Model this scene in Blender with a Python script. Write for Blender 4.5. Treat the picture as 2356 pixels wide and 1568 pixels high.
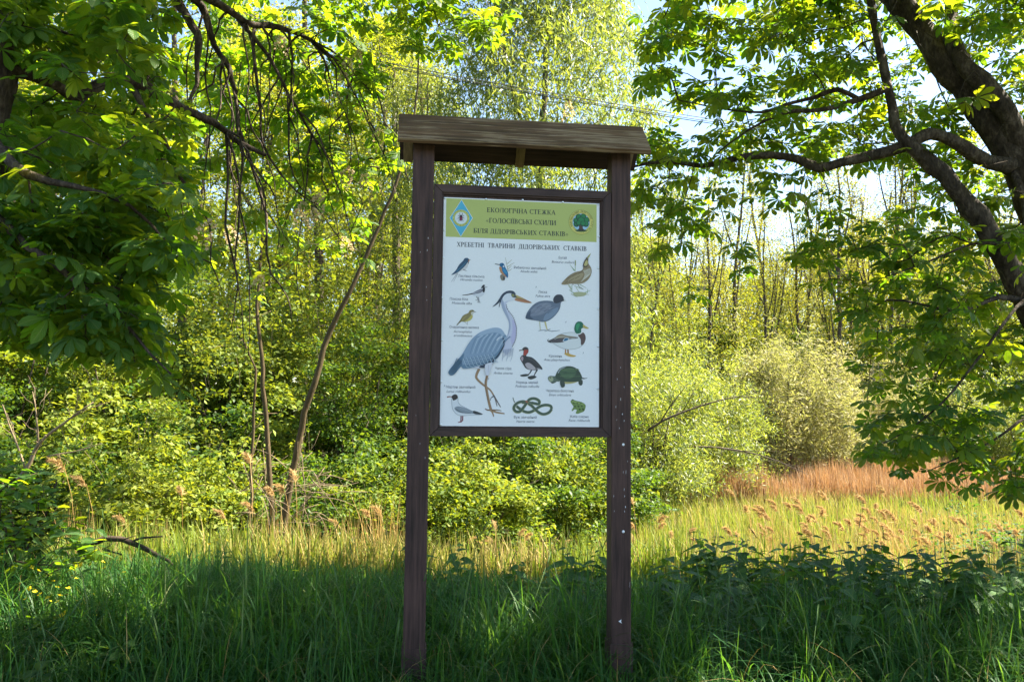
import bpy, bmesh, math
import numpy as np
from mathutils import Matrix, Vector, geometry

# ------------------------------------------------------------------ camera, light, exposure
for o in list(bpy.data.objects):
    bpy.data.objects.remove(o)
SC = bpy.context.scene
COL = SC.collection
RAD = math.radians
PITCH, ROLL, LENS, EYE = 4.5, 0.625, 28.0, 1.6
CAMROT = Matrix.Rotation(RAD(90 + PITCH), 3, 'X') @ Matrix.Rotation(RAD(ROLL), 3, 'Z')
cam_d = bpy.data.cameras.new('camera')
cam = bpy.data.objects.new('camera', cam_d)
COL.objects.link(cam)
cam.matrix_world = Matrix.Translation((0, 0, EYE)) @ CAMROT.to_4x4()
cam_d.lens = LENS
cam_d.sensor_width = 36.0
cam_d.clip_end = 2000
SC.camera = cam

SUN_EL, SUN_AZ = 52.0, 74.0            # azimuth measured from +Y (view direction) towards +X
SUN = Vector((math.sin(RAD(SUN_AZ)) * math.cos(RAD(SUN_EL)),
              math.cos(RAD(SUN_AZ)) * math.cos(RAD(SUN_EL)), math.sin(RAD(SUN_EL))))
world = bpy.data.worlds.new('World')
SC.world = world
world.use_nodes = True
wn = world.node_tree.nodes
wn.clear()
sky = wn.new('ShaderNodeTexSky')
sky.sky_type = 'NISHITA'
sky.sun_disc = False
sky.sun_elevation = RAD(SUN_EL)
sky.sun_rotation = RAD(SUN_AZ)
sky.air_density = 1.0
sky.dust_density = 0.8
sky.ozone_density = 1.5
bg = wn.new('ShaderNodeBackground')
bg.inputs['Strength'].default_value = 0.064
wo = wn.new('ShaderNodeOutputWorld')
world.node_tree.links.new(sky.outputs[0], bg.inputs[0])
world.node_tree.links.new(bg.outputs[0], wo.inputs[0])
sl = bpy.data.lights.new('sun', 'SUN')
sl.energy = 5.0
sl.angle = RAD(0.53)
sl.color = (1.0, 0.91, 0.74)
sun_o = bpy.data.objects.new('sun', sl)
COL.objects.link(sun_o)
sun_o.rotation_euler = SUN.to_track_quat('Z', 'Y').to_euler()
sun_o.location = (20, 25, 40)
SC.view_settings.view_transform = 'Standard'
SC.view_settings.look = 'None'
SC.view_settings.gamma = 1.0
SC.view_settings.exposure = 2.68
SC.view_settings.use_curve_mapping = False
SC.render.engine = 'CYCLES'
SC.cycles.max_bounces = 8
SC.cycles.diffuse_bounces = 4
SC.cycles.transmission_bounces = 6
SC.cycles.use_denoising = True

# ------------------------------------------------------------------ helpers
FPX = LENS / 36.0 * 2356.0             # focal length in the 2356 x 1568 measuring grid
CR = np.array(CAMROT)
rng = np.random.default_rng(11)


def P(px, py, depth):
    """world point seen at a measuring-grid pixel, at the given distance along +Y"""
    d = CR @ np.array([(px - 1178) / FPX, -(py - 784) / FPX, -1.0])
    return np.array([0, 0, EYE]) + d * (depth / d[1])


def project(pts):
    q = (np.asarray(pts) - np.array([0, 0, EYE])) @ CR
    z = np.minimum(q[:, 2], -1e-3)
    return 1178 + q[:, 0] / -z * FPX, 784 - q[:, 1] / -z * FPX, q[:, 2] < -0.05


def in_poly(x, y, poly):
    poly = np.asarray(poly, float)
    inside = np.zeros(len(x), bool)
    j = len(poly) - 1
    for i in range(len(poly)):
        xi, yi = poly[i]
        xj, yj = poly[j]
        c = ((yi > y) != (yj > y)) & (x < (xj - xi) * (y - yi) / (yj - yi + 1e-9) + xi)
        inside ^= c
        j = i
    return inside


def ground_z(x, y):
    y = np.asarray(y, float)
    x = np.asarray(x, float)
    t = np.clip((y - 6.2) / 5.8, 0, 1)
    t = t * t * (3 - 2 * t)
    z = -1.45 * t
    r = np.clip((y - 42) / 60, 0, 1)
    z = z + r * r * (3 - 2 * r) * 3.0
    z = z + np.clip((y - 100) / 200, 0, 1) * 6.0
    z = z + 0.05 * np.sin(x * 1.3 + 0.7 * y) * np.clip(y / 8, 0, 1) + 0.04 * np.sin(y * 0.9 - x * 0.5)
    lf = np.clip((-x - 4) / 5, 0, 1) * np.clip((y - 9) / 4, 0, 1)
    return z + 0.35 * lf


def new_mesh(name, V, T, mat=None, lv=None, smooth=False, col=None):
    """triangle mesh from arrays"""
    V = np.ascontiguousarray(V, np.float32)
    T = np.ascontiguousarray(T, np.int32)
    me = bpy.data.meshes.new(name)
    k = T.shape[1]
    me.vertices.add(len(V))
    me.vertices.foreach_set('co', V.ravel())
    me.loops.add(T.size)
    me.loops.foreach_set('vertex_index', T.ravel())
    me.polygons.add(len(T))
    me.polygons.foreach_set('loop_start', np.arange(len(T), dtype=np.int32) * k)
    me.polygons.foreach_set('loop_total', np.full(len(T), k, np.int32))
    if smooth:
        me.polygons.foreach_set('use_smooth', np.ones(len(T), bool))
    if lv is not None:
        a = me.attributes.new('lv', 'FLOAT_VECTOR', 'POINT')
        a.data.foreach_set('vector', np.ascontiguousarray(lv, np.float32).ravel())
    if col is not None:
        a = me.attributes.new('ink', 'FLOAT_COLOR', 'POINT')
        a.data.foreach_set('color', np.ascontiguousarray(col, np.float32).ravel())
    me.update()
    me.validate()
    if mat:
        me.materials.append(mat)
    return me


def obj(name, me, parent=None, label=None, cat=None, group=None, kind=None):
    o = bpy.data.objects.new(name, me)
    COL.objects.link(o)
    if parent is not None:
        o.parent = parent
    for k, v in (('label', label), ('category', cat), ('group', group), ('kind', kind)):
        if v:
            o[k] = v
    return o


def thing(name, label, cat, loc=(0, 0, 0), rz=0.0, scale=1.0, group=None):
    e = obj(name, None, None, label, cat, group)
    e.location = loc
    e.rotation_euler = (0, 0, rz)
    e.scale = (scale, scale, scale)
    e.empty_display_size = 0.1
    return e


class Tubes:
    """collects tapered tubes into one mesh"""

    def __init__(self):
        self.V, self.T, self.n = [], [], 0

    def add(self, pts, rad, k=6, rough=0.0):
        pts = np.asarray(pts, float)
        rad = np.broadcast_to(np.asarray(rad, float), (len(pts),))
        m = len(pts)
        d = np.gradient(pts, axis=0)
        d /= np.linalg.norm(d, axis=1)[:, None] + 1e-12
        a = np.array([0, 0, 1.0]) if abs(d[0, 2]) < 0.9 else np.array([1.0, 0, 0])
        X = np.empty((m, 3))
        x = np.cross(a, d[0])
        for i in range(m):
            x = x - d[i] * (x @ d[i])
            x = x / (np.linalg.norm(x) + 1e-12)
            X[i] = x
        Yv = np.cross(d, X)
        th = np.arange(k) / k * 2 * math.pi
        ring = X[:, None, :] * np.cos(th)[None, :, None] + Yv[:, None, :] * np.sin(th)[None, :, None]
        rr = rad[:, None] * (1 + (rough * rng.normal(0, 1, (m, k)) if rough else np.zeros((m, k))))
        V = (pts[:, None, :] + ring * rr[:, :, None]).reshape(-1, 3)
        i = np.arange(m - 1)[:, None] * k
        j = np.arange(k)[None, :]
        j2 = (j + 1) % k
        q = np.stack([i + j, i + j2, i + k + j2, i + k + j], -1).reshape(-1, 4)
        t = np.concatenate([q[:, [0, 1, 2]], q[:, [0, 2, 3]]])
        V = np.concatenate([V, pts[-1:], pts[:1]])
        e = (m - 1) * k
        jj = np.arange(k)
        cap = np.stack([e + jj, e + (jj + 1) % k, np.full(k, m * k)], -1)
        cap2 = np.stack([(jj + 1) % k, jj, np.full(k, m * k + 1)], -1)
        self.V.append(V)
        self.T.append(np.concatenate([t, cap, cap2]) + self.n)
        self.n += len(V)

    def mesh(self, name, mat):
        return new_mesh(name, np.concatenate(self.V), np.concatenate(self.T), mat, smooth=True)


def spline(pts, step=0.12):
    """Catmull-Rom resample of a polyline of (x,y,z,r)"""
    pts = np.asarray(pts, float)
    ext = np.vstack([2 * pts[0] - pts[1], pts, 2 * pts[-1] - pts[-2]])
    out = []
    for i in range(1, len(ext) - 2):
        p0, p1, p2, p3 = ext[i - 1], ext[i], ext[i + 1], ext[i + 2]
        n = max(2, int(np.linalg.norm((p2 - p1)[:3]) / step))
        for t in np.arange(n) / n:
            out.append(0.5 * ((2 * p1) + (-p0 + p2) * t + (2 * p0 - 5 * p1 + 4 * p2 - p3) * t * t + (-p0 + 3 * p1 - 3 * p2 + p3) * t ** 3))
    out.append(ext[-2])
    out = np.array(out)
    out[:, 3] = np.maximum(out[:, 3], 0.002)
    return out


# ------------------------------------------------------------------ materials
def nodes_of(name):
    m = bpy.data.materials.new(name)
    m.use_nodes = True
    nt = m.node_tree
    nt.nodes.clear()
    out = nt.nodes.new('ShaderNodeOutputMaterial')
    return m, nt, out


def ramp(nt, fac, stops):
    r = nt.nodes.new('ShaderNodeValToRGB')
    el = r.color_ramp.elements
    while len(el) > 1:
        el.remove(el[-1])
    el[0].position = stops[0][0]
    el[0].color = (*stops[0][1], 1)
    for p, c in stops[1:]:
        e = el.new(p)
        e.color = (*c, 1)
    nt.links.new(fac, r.inputs[0])
    return r.outputs[0]


def noise(nt, scale, detail=4, vec=None, rough=0.55, stretch=None):
    n = nt.nodes.new('ShaderNodeTexNoise')
    n.inputs['Scale'].default_value = scale
    n.inputs['Detail'].default_value = detail
    n.inputs['Roughness'].default_value = rough
    if vec is None:
        tc = nt.nodes.new('ShaderNodeTexCoord')
        vec = tc.outputs['Object']
    if stretch:
        mp = nt.nodes.new('ShaderNodeMapping')
        mp.inputs['Scale'].default_value = stretch
        nt.links.new(vec, mp.inputs[0])
        vec = mp.outputs[0]
    nt.links.new(vec, n.inputs['Vector'])
    return n.outputs['Fac']


def math_node(nt, op, a, b=None):
    n = nt.nodes.new('ShaderNodeMath')
    n.operation = op
    for i, v in enumerate((a, b)):
        if v is None:
            continue
        if isinstance(v, (int, float)):
            n.inputs[i].default_value = v
        else:
            nt.links.new(v, n.inputs[i])
    return n.outputs[0]


def leaf_mat(name, stops, tstops, tfac=0.42, rough=0.42, spec=0.4, veins=False):
    """thin leaf: reflecting and letting light through; lv = (side, along, random)"""
    m, nt, out = nodes_of(name)
    at = nt.nodes.new('ShaderNodeAttribute')
    at.attribute_name = 'lv'
    sp = nt.nodes.new('ShaderNodeSeparateXYZ')
    nt.links.new(at.outputs['Vector'], sp.inputs[0])
    oi = nt.nodes.new('ShaderNodeObjectInfo')
    f = math_node(nt, 'FRACT', math_node(nt, 'ADD', sp.outputs[2], oi.outputs['Random']))
    c = ramp(nt, f, stops)
    t = ramp(nt, f, tstops)
    b = nt.nodes.new('ShaderNodeBsdfPrincipled')
    b.inputs['Roughness'].default_value = rough
    b.inputs['Specular IOR Level'].default_value = spec
    tr = nt.nodes.new('ShaderNodeBsdfTranslucent')
    if veins:
        side = math_node(nt, 'ABSOLUTE', sp.outputs[0])
        s = math_node(nt, 'SINE', math_node(nt, 'SUBTRACT', math_node(nt, 'MULTIPLY', sp.outputs[1], 62.0), math_node(nt, 'MULTIPLY', side, 16.0)))
        v = math_node(nt, 'POWER', math_node(nt, 'ADD', math_node(nt, 'MULTIPLY', s, 0.5), 0.5), 5.0)
        mid = math_node(nt, 'LESS_THAN', side, 0.07)
        v = math_node(nt, 'MAXIMUM', math_node(nt, 'MULTIPLY', v, 0.4), math_node(nt, 'MULTIPLY', mid, 0.8))
        for src, dst in ((c, b.inputs['Base Color']), (t, tr.inputs['Color'])):
            mx = nt.nodes.new('ShaderNodeMix')
            mx.data_type = 'RGBA'
            nt.links.new(v, mx.inputs[0])
            nt.links.new(src, mx.inputs[6])
            mx.inputs[7].default_value = (0.17, 0.24, 0.06, 1) if dst.name == 'Base Color' else (0.30, 0.38, 0.03, 1)
            nt.links.new(mx.outputs[2], dst)
        bp = nt.nodes.new('ShaderNodeBump')
        bp.inputs['Strength'].default_value = 0.5
        bp.inputs['Distance'].default_value = 0.003
        nt.links.new(s, bp.inputs['Height'])
        nt.links.new(bp.outputs[0], b.inputs['Normal'])
    else:
        nt.links.new(c, b.inputs['Base Color'])
        nt.links.new(t, tr.inputs['Color'])
    mx = nt.nodes.new('ShaderNodeMixShader')
    mx.inputs[0].default_value = tfac
    nt.links.new(b.outputs[0], mx.inputs[1])
    nt.links.new(tr.outputs[0], mx.inputs[2])
    nt.links.new(mx.outputs[0], out.inputs[0])
    return m


def rough_mat(name, stops, scale=8, stretch=None, rough=0.85, bump=0.4, dist=0.02, spec=0.2, detail=6, fine=None):
    m, nt, out = nodes_of(name)
    f = noise(nt, scale, detail, stretch=stretch, rough=0.65)
    if fine:
        g = noise(nt, fine, 3, stretch=stretch, rough=0.6)
        f = math_node(nt, 'ADD', math_node(nt, 'MULTIPLY', f, 0.6), math_node(nt, 'MULTIPLY', g, 0.4))
    c = ramp(nt, f, stops)
    b = nt.nodes.new('ShaderNodeBsdfPrincipled')
    b.inputs['Roughness'].default_value = rough
    b.inputs['Specular IOR Level'].default_value = spec
    nt.links.new(c, b.inputs['Base Color'])
    bp = nt.nodes.new('ShaderNodeBump')
    bp.inputs['Strength'].default_value = bump
    bp.inputs['Distance'].default_value = dist
    nt.links.new(f, bp.inputs['Height'])
    nt.links.new(bp.outputs[0], b.inputs['Normal'])
    nt.links.new(b.outputs[0], out.inputs[0])
    return m


def plain_mat(name, col, rough=0.5, metal=0.0, spec=0.4):
    m, nt, out = nodes_of(name)
    b = nt.nodes.new('ShaderNodeBsdfPrincipled')
    b.inputs['Base Color'].default_value = (*col, 1)
    b.inputs['Roughness'].default_value = rough
    b.inputs['Metallic'].default_value = metal
    b.inputs['Specular IOR Level'].default_value = spec
    nt.links.new(b.outputs[0], out.inputs[0])
    return m


def painted_wood(name, base, dark, worn, worn_at, stretch, seed=0.0):
    """brown stained timber: long grain, small cracks, rubbed pale streaks"""
    m, nt, out = nodes_of(name)
    tc = nt.nodes.new('ShaderNodeTexCoord')
    mp = nt.nodes.new('ShaderNodeMapping')
    mp.inputs['Location'].default_value = (seed, seed * 2, seed)
    nt.links.new(tc.outputs['Object'], mp.inputs[0])
    v = mp.outputs[0]
    g = noise(nt, 48, 5, v, 0.65, stretch)
    w = noise(nt, 60, 6, v, 0.7, stretch)
    big = noise(nt, 2.2, 3, v)
    c = ramp(nt, math_node(nt, 'ADD', math_node(nt, 'MULTIPLY', g, 0.65), math_node(nt, 'MULTIPLY', big, 0.35)), [(0.36, dark), (0.52, base), (0.66, tuple(min(1, x * 1.6) for x in base))])
    k = math_node(nt, 'MULTIPLY', w, math_node(nt, 'ADD', big, 0.5))
    wr = ramp(nt, k, [(worn_at, (0, 0, 0)), (worn_at + 0.06, (1, 1, 1))])
    mx = nt.nodes.new('ShaderNodeMix')
    mx.data_type = 'RGBA'
    nt.links.new(wr, mx.inputs[0])
    nt.links.new(c, mx.inputs[6])
    mx.inputs[7].default_value = (*worn, 1)
    b = nt.nodes.new('ShaderNodeBsdfPrincipled')
    b.inputs['Roughness'].default_value = 0.62
    b.inputs['Specular IOR Level'].default_value = 0.3
    nt.links.new(mx.outputs[2], b.inputs['Base Color'])
    bp = nt.nodes.new('ShaderNodeBump')
    bp.inputs['Strength'].default_value = 0.35
    bp.inputs['Distance'].default_value = 0.004
    nt.links.new(g, bp.inputs['Height'])
    nt.links.new(bp.outputs[0], b.inputs['Normal'])
    nt.links.new(b.outputs[0], out.inputs[0])
    return m


M = {}
M['chestnut_leaf'] = leaf_mat('chestnut_leaf', [(0.0, (0.020, 0.075, 0.016)), (0.5, (0.030, 0.10, 0.018)), (1.0, (0.05, 0.13, 0.020))],
                              [(0.0, (0.14, 0.35, 0.006)), (0.5, (0.26, 0.43, 0.006)), (1.0, (0.52, 0.55, 0.008))], 0.50, 0.46, 0.28, veins=True)
M['bush_leaf'] = leaf_mat('bush_leaf', [(0.0, (0.042, 0.082, 0.010)), (0.5, (0.088, 0.142, 0.017)), (1.0, (0.17, 0.215, 0.032))],
                          [(0.0, (0.20, 0.28, 0.012)), (1.0, (0.40, 0.42, 0.02))], 0.36, 0.55, 0.2)
M['deep_leaf'] = leaf_mat('deep_leaf', [(0.0, (0.022, 0.062, 0.009)), (0.6, (0.045, 0.095, 0.013)), (1.0, (0.085, 0.14, 0.02))],
                          [(0.0, (0.13, 0.24, 0.010)), (1.0, (0.26, 0.36, 0.015))], 0.34, 0.5, 0.25)
M['light_leaf'] = leaf_mat('light_leaf', [(0.0, (0.085, 0.135, 0.015)), (0.5, (0.15, 0.20, 0.025)), (1.0, (0.24, 0.27, 0.05))],
                           [(0.0, (0.28, 0.36, 0.012)), (1.0, (0.46, 0.47, 0.03))], 0.38, 0.55, 0.2)
M['wood_leaf'] = leaf_mat('wood_leaf', [(0.0, (0.055, 0.10, 0.013)), (0.5, (0.10, 0.145, 0.017)), (1.0, (0.17, 0.19, 0.025))],
                          [(0.0, (0.26, 0.34, 0.014)), (1.0, (0.46, 0.44, 0.02))], 0.46, 0.55, 0.2)
M['willow_leaf'] = leaf_mat('willow_leaf', [(0.0, (0.05, 0.095, 0.022)), (0.5, (0.10, 0.145, 0.035)), (1.0, (0.19, 0.22, 0.08))],
                            [(0.0, (0.24, 0.32, 0.03)), (1.0, (0.40, 0.42, 0.05))], 0.42, 0.45, 0.32)
M['pale_leaf'] = leaf_mat('pale_leaf', [(0.0, (0.20, 0.20, 0.08)), (0.5, (0.31, 0.29, 0.14)), (1.0, (0.44, 0.39, 0.23))],
                          [(0.0, (0.30, 0.33, 0.06)), (1.0, (0.46, 0.42, 0.12))], 0.38, 0.6, 0.2)
M['alder_leaf'] = leaf_mat('alder_leaf', [(0.0, (0.10, 0.13, 0.02)), (1.0, (0.20, 0.20, 0.035))],
                           [(0.0, (0.30, 0.33, 0.02)), (1.0, (0.46, 0.42, 0.04))], 0.44, 0.6, 0.2)
M['nettle_leaf'] = leaf_mat('nettle_leaf', [(0.0, (0.020, 0.075, 0.022)), (1.0, (0.038, 0.11, 0.028))],
                            [(0.0, (0.10, 0.26, 0.02)), (1.0, (0.16, 0.32, 0.02))], 0.30, 0.55, 0.22, veins=True)
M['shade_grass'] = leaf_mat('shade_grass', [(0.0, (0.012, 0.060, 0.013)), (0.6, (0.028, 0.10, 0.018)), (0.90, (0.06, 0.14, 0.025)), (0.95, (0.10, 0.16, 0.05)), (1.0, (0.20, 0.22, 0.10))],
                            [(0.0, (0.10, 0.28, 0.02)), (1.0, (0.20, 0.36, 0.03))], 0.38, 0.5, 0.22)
M['meadow_grass'] = leaf_mat('meadow_grass', [(0.0, (0.06, 0.13, 0.018)), (0.45, (0.13, 0.175, 0.03)), (0.7, (0.28, 0.23, 0.07)), (1.0, (0.42, 0.30, 0.13))],
                             [(0.0, (0.20, 0.32, 0.015)), (0.5, (0.30, 0.36, 0.03)), (1.0, (0.45, 0.33, 0.10))], 0.36, 0.6, 0.2)
M['dry_reed'] = leaf_mat('dry_reed', [(0.0, (0.26, 0.16, 0.05)), (0.6, (0.42, 0.28, 0.10)), (1.0, (0.56, 0.41, 0.18))],
                         [(0.0, (0.40, 0.24, 0.05)), (1.0, (0.52, 0.36, 0.11))], 0.30, 0.7, 0.15)
M['red_reed'] = leaf_mat('red_reed', [(0.0, (0.26, 0.14, 0.07)), (0.6, (0.42, 0.26, 0.15)), (1.0, (0.56, 0.42, 0.26))],
                         [(0.0, (0.34, 0.18, 0.06)), (1.0, (0.46, 0.27, 0.12))], 0.28, 0.7, 0.15)
M['plume'] = leaf_mat('plume', [(0.0, (0.30, 0.19, 0.08)), (1.0, (0.52, 0.37, 0.18))],
                      [(0.0, (0.42, 0.26, 0.09)), (1.0, (0.56, 0.38, 0.15))], 0.38, 0.8, 0.1)
M['blossom'] = leaf_mat('blossom', [(0.0, (0.62, 0.50, 0.32)), (0.7, (0.72, 0.66, 0.48)), (1.0, (0.60, 0.30, 0.16))],
                        [(0.0, (0.6, 0.42, 0.22)), (1.0, (0.6, 0.5, 0.25))], 0.40, 0.6, 0.2)
M['yellow_petal'] = leaf_mat('yellow_petal', [(0.0, (0.72, 0.50, 0.01)), (1.0, (0.82, 0.62, 0.02))],
                             [(0.0, (0.7, 0.5, 0.01)), (1.0, (0.8, 0.6, 0.02))], 0.35, 0.5, 0.3)
M['bark_dark'] = rough_mat('bark_dark', [(0.34, (0.014, 0.010, 0.008)), (0.5, (0.050, 0.036, 0.026)), (0.64, (0.13, 0.10, 0.075))], 11, (1, 1, 0.45), bump=1.0, dist=0.06, fine=38)
M['bark_wood'] = rough_mat('bark_wood', [(0.3, (0.035, 0.027, 0.02)), (0.55, (0.085, 0.065, 0.047)), (0.75, (0.16, 0.125, 0.09))], 10, (1, 1, 0.25), bump=0.8, dist=0.03, fine=50)
M['bark_pale'] = rough_mat('bark_pale', [(0.3, (0.10, 0.07, 0.04)), (0.55, (0.19, 0.135, 0.08)), (0.75, (0.28, 0.21, 0.13))], 10, (1, 1, 0.25), bump=0.6, dist=0.02, fine=50)
M['bark_stem'] = rough_mat('bark_stem', [(0.3, (0.038, 0.027, 0.013)), (0.55, (0.078, 0.056, 0.028)), (0.75, (0.13, 0.095, 0.05))], 10, (1, 1, 0.25), bump=0.6, dist=0.02, fine=50)
M['twig'] = rough_mat('twig', [(0.3, (0.03, 0.022, 0.016)), (0.7, (0.085, 0.062, 0.042))], 30, bump=0.4, dist=0.004)
M['dead_wood'] = rough_mat('dead_wood', [(0.3, (0.12, 0.085, 0.05)), (0.7, (0.25, 0.19, 0.125))], 22, bump=0.4, dist=0.004)
M['stem_green'] = rough_mat('stem_green', [(0.3, (0.05, 0.10, 0.03)), (0.7, (0.09, 0.15, 0.05))], 20, bump=0.1)
M['soil'] = rough_mat('soil', [(0.3, (0.018, 0.022, 0.010)), (0.5, (0.045, 0.055, 0.02)), (0.7, (0.09, 0.09, 0.035))], 1.7, bump=0.8, dist=0.08, fine=14)
M['post_wood'] = painted_wood('post_wood', (0.062, 0.032, 0.026), (0.022, 0.011, 0.009), (0.22, 0.17, 0.15), 0.80, (1.0, 1.0, 0.06))
M['frame_wood'] = painted_wood('frame_wood', (0.058, 0.033, 0.028), (0.028, 0.016, 0.014), (0.26, 0.21, 0.17), 0.73, (0.06, 1.0, 1.0), 3.0)
M['stile_wood'] = painted_wood('stile_wood', (0.058, 0.033, 0.028), (0.028, 0.016, 0.014), (0.24, 0.19, 0.14), 0.80, (1.0, 1.0, 0.06), 5.0)
M['roof_wood'] = painted_wood('roof_wood', (0.110, 0.060, 0.031), (0.030, 0.016, 0.009), (0.27, 0.19, 0.12), 0.56, (0.035, 1.0, 1.0), 7.0)
M['rafter_wood'] = painted_wood('rafter_wood', (0.25, 0.17, 0.09), (0.15, 0.10, 0.055), (0.33, 0.26, 0.16), 0.80, (1.0, 0.2, 0.2), 9.0)
M['screw_metal'] = plain_mat('screw_metal', (0.72, 0.74, 0.76), 0.3, 0.85)
M['cable'] = plain_mat('cable', (0.02, 0.02, 0.022), 0.6)


def print_mat():
    m, nt, out = nodes_of('printed_vinyl')
    at = nt.nodes.new('ShaderNodeAttribute')
    at.attribute_name = 'ink'
    b = nt.nodes.new('ShaderNodeBsdfPrincipled')
    b.inputs['Roughness'].default_value = 0.42
    b.inputs['Specular IOR Level'].default_value = 0.35
    n = noise(nt, 420, 2)
    g = nt.nodes.new('ShaderNodeMix')
    g.data_type = 'RGBA'
    g.blend_type = 'MULTIPLY'
    g.inputs[0].default_value = 1.0
    nt.links.new(at.outputs['Color'], g.inputs[6])
    nt.links.new(ramp(nt, n, [(0.3, (0.90, 0.90, 0.90)), (0.7, (1, 1, 1))]), g.inputs[7])
    nt.links.new(g.outputs[2], b.inputs['Base Color'])
    nt.links.new(b.outputs[0], out.inputs[0])
    return m


M['print'] = print_mat()

# ------------------------------------------------------------------ the ground
gx = np.concatenate([np.linspace(-400, -32, 14), np.linspace(-30, 30, 121), np.linspace(32, 400, 14)])
gy = np.concatenate([np.linspace(-120, -4, 10), np.linspace(-3, 45, 140), np.linspace(47, 500, 30)])
GX, GY = np.meshgrid(gx, gy)
GV = np.stack([GX, GY, ground_z(GX, GY)], -1).reshape(-1, 3)
ii = np.arange(len(gy) - 1)[:, None] * len(gx)
jj = np.arange(len(gx) - 1)[None, :]
q0 = (ii + jj).ravel()
GT = np.concatenate([np.stack([q0, q0 + 1, q0 + len(gx) + 1], -1), np.stack([q0, q0 + len(gx) + 1, q0 + len(gx)], -1)])
obj('ground', new_mesh('ground', GV, GT, M['soil'], smooth=True), kind='structure', label='damp earth under the grass, sloping down to the wet meadow')
# ------------------------------------------------------------------ the information board
SIGN_D, SIGN_YAW = 4.4, RAD(7.0)
SU = np.array([math.cos(SIGN_YAW), math.sin(SIGN_YAW), 0.0])
SN = np.array([-SU[1], SU[0], 0.0])            # away from the viewer
SCEN = np.array([0, SIGN_D, 0.0])


def on_sign(px, py, off=0.0):
    """(across, up) on the board plane lying `off` behind the post fronts, for a measuring-grid pixel"""
    d = CR @ np.array([(px - 1178) / FPX, -(py - 784) / FPX, -1.0])
    o = np.array([0, 0, EYE])
    c = SCEN + SN * off
    q = o + d * (((c - o) @ SN) / (d @ SN))
    return float((q - SCEN) @ SU), float(q[2])


sign = thing('information_board', 'tall dark brown wooden information board with small gable roof and printed animal poster', 'sign', tuple(SCEN), SIGN_YAW)


def prism(name, poly, axis, a, b, mat, parent, bev=0.004):
    """polygon in the plane across `axis` ('x' or 'y') extruded from a to b"""
    bm = bmesh.new()
    lo, hi = [], []
    for p, q in poly:
        lo.append(bm.verts.new((a, p, q) if axis == 'x' else (p, a, q)))
        hi.append(bm.verts.new((b, p, q) if axis == 'x' else (p, b, q)))
    n = len(poly)
    bm.faces.new(lo)
    bm.faces.new(hi[::-1])
    for i in range(n):
        bm.faces.new((lo[i], hi[i], hi[(i + 1) % n], lo[(i + 1) % n]))
    bmesh.ops.recalc_face_normals(bm, faces=bm.faces)
    if bev:
        bmesh.ops.bevel(bm, geom=bm.edges[:], offset=bev, segments=2, affect='EDGES', profile=0.6)
    me = bpy.data.meshes.new(name)
    bm.to_mesh(me)
    bm.free()
    me.materials.append(mat)
    return obj(name, me, parent)


def rect(x0, x1, z0, z1):
    return [(x0, z0), (x1, z0), (x1, z1), (x0, z1)]


PL, PLi, PRi, PR = -0.565, -0.447, 0.565, 0.677
FT, FB = 2.815, 1.419
post_a = prism('post', rect(PL, PLi, -0.35, 3.035), 'y', 0, 0.118, M['post_wood'], sign, 0.005)
post_b = prism('post', rect(PRi, PR, -0.35, 3.05), 'y', 0, 0.118, M['post_wood'], sign, 0.005)
post_b['label'] = 'post with chipped white paint flecks and two white round-headed nails'
for pa, x0, x1 in ((post_a, PL, PLi), (post_b, PRi, PR)):
    prism('foot_cladding', rect(x0 - 0.007, x1 + 0.007, -0.35, 0.30), 'y', -0.007, 0.125, M['post_wood'], pa, 0.003)
# frame: four mitred pieces with a small step inside
fw, g = 0.046, 0.0009
x0, x1 = PLi + 0.002, PRi - 0.003
for nm, poly, mat in (
        ('frame_rail', [(x0 + g, FT), (x1 - g, FT), (x1 - fw - g, FT - fw), (x0 + fw + g, FT - fw)], M['frame_wood']),
        ('frame_rail', [(x0 + g, FB), (x1 - g, FB), (x1 - fw - g, FB + fw), (x0 + fw + g, FB + fw)], M['frame_wood']),
        ('frame_stile', [(x0, FB + g), (x0 + fw, FB + fw + g), (x0 + fw, FT - fw - g), (x0, FT - g)], M['stile_wood']),
        ('frame_stile', [(x1, FB + g), (x1 - fw, FB + fw + g), (x1 - fw, FT - fw - g), (x1, FT - g)], M['stile_wood'])):
    prism(nm, poly, 'y', 0.002, 0.052, mat, sign, 0.003)
b0, b1, c0, c1 = x0 + fw - 0.004, x1 - fw + 0.004, FB + fw - 0.004, FT - fw + 0.004
for nm, r_, mat in (('frame_beading', rect(b0, b1, c1 - 0.013, c1), M['frame_wood']), ('frame_beading', rect(b0, b1, c0, c0 + 0.009), M['frame_wood']),
                    ('frame_beading', rect(b0, b0 + 0.012, c0 + 0.0095, c1 - 0.0135), M['stile_wood']), ('frame_beading', rect(b1 - 0.012, b1, c0 + 0.0095, c1 - 0.0135), M['stile_wood'])):
    prism(nm, r_, 'y', 0.012, 0.045, mat, sign, 0.003)
prism('backing_board', rect(x0 + 0.02, x1 - 0.02, FB + 0.02, FT - 0.02), 'y', 0.026, 0.046, M['stile_wood'], sign, 0)
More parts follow.
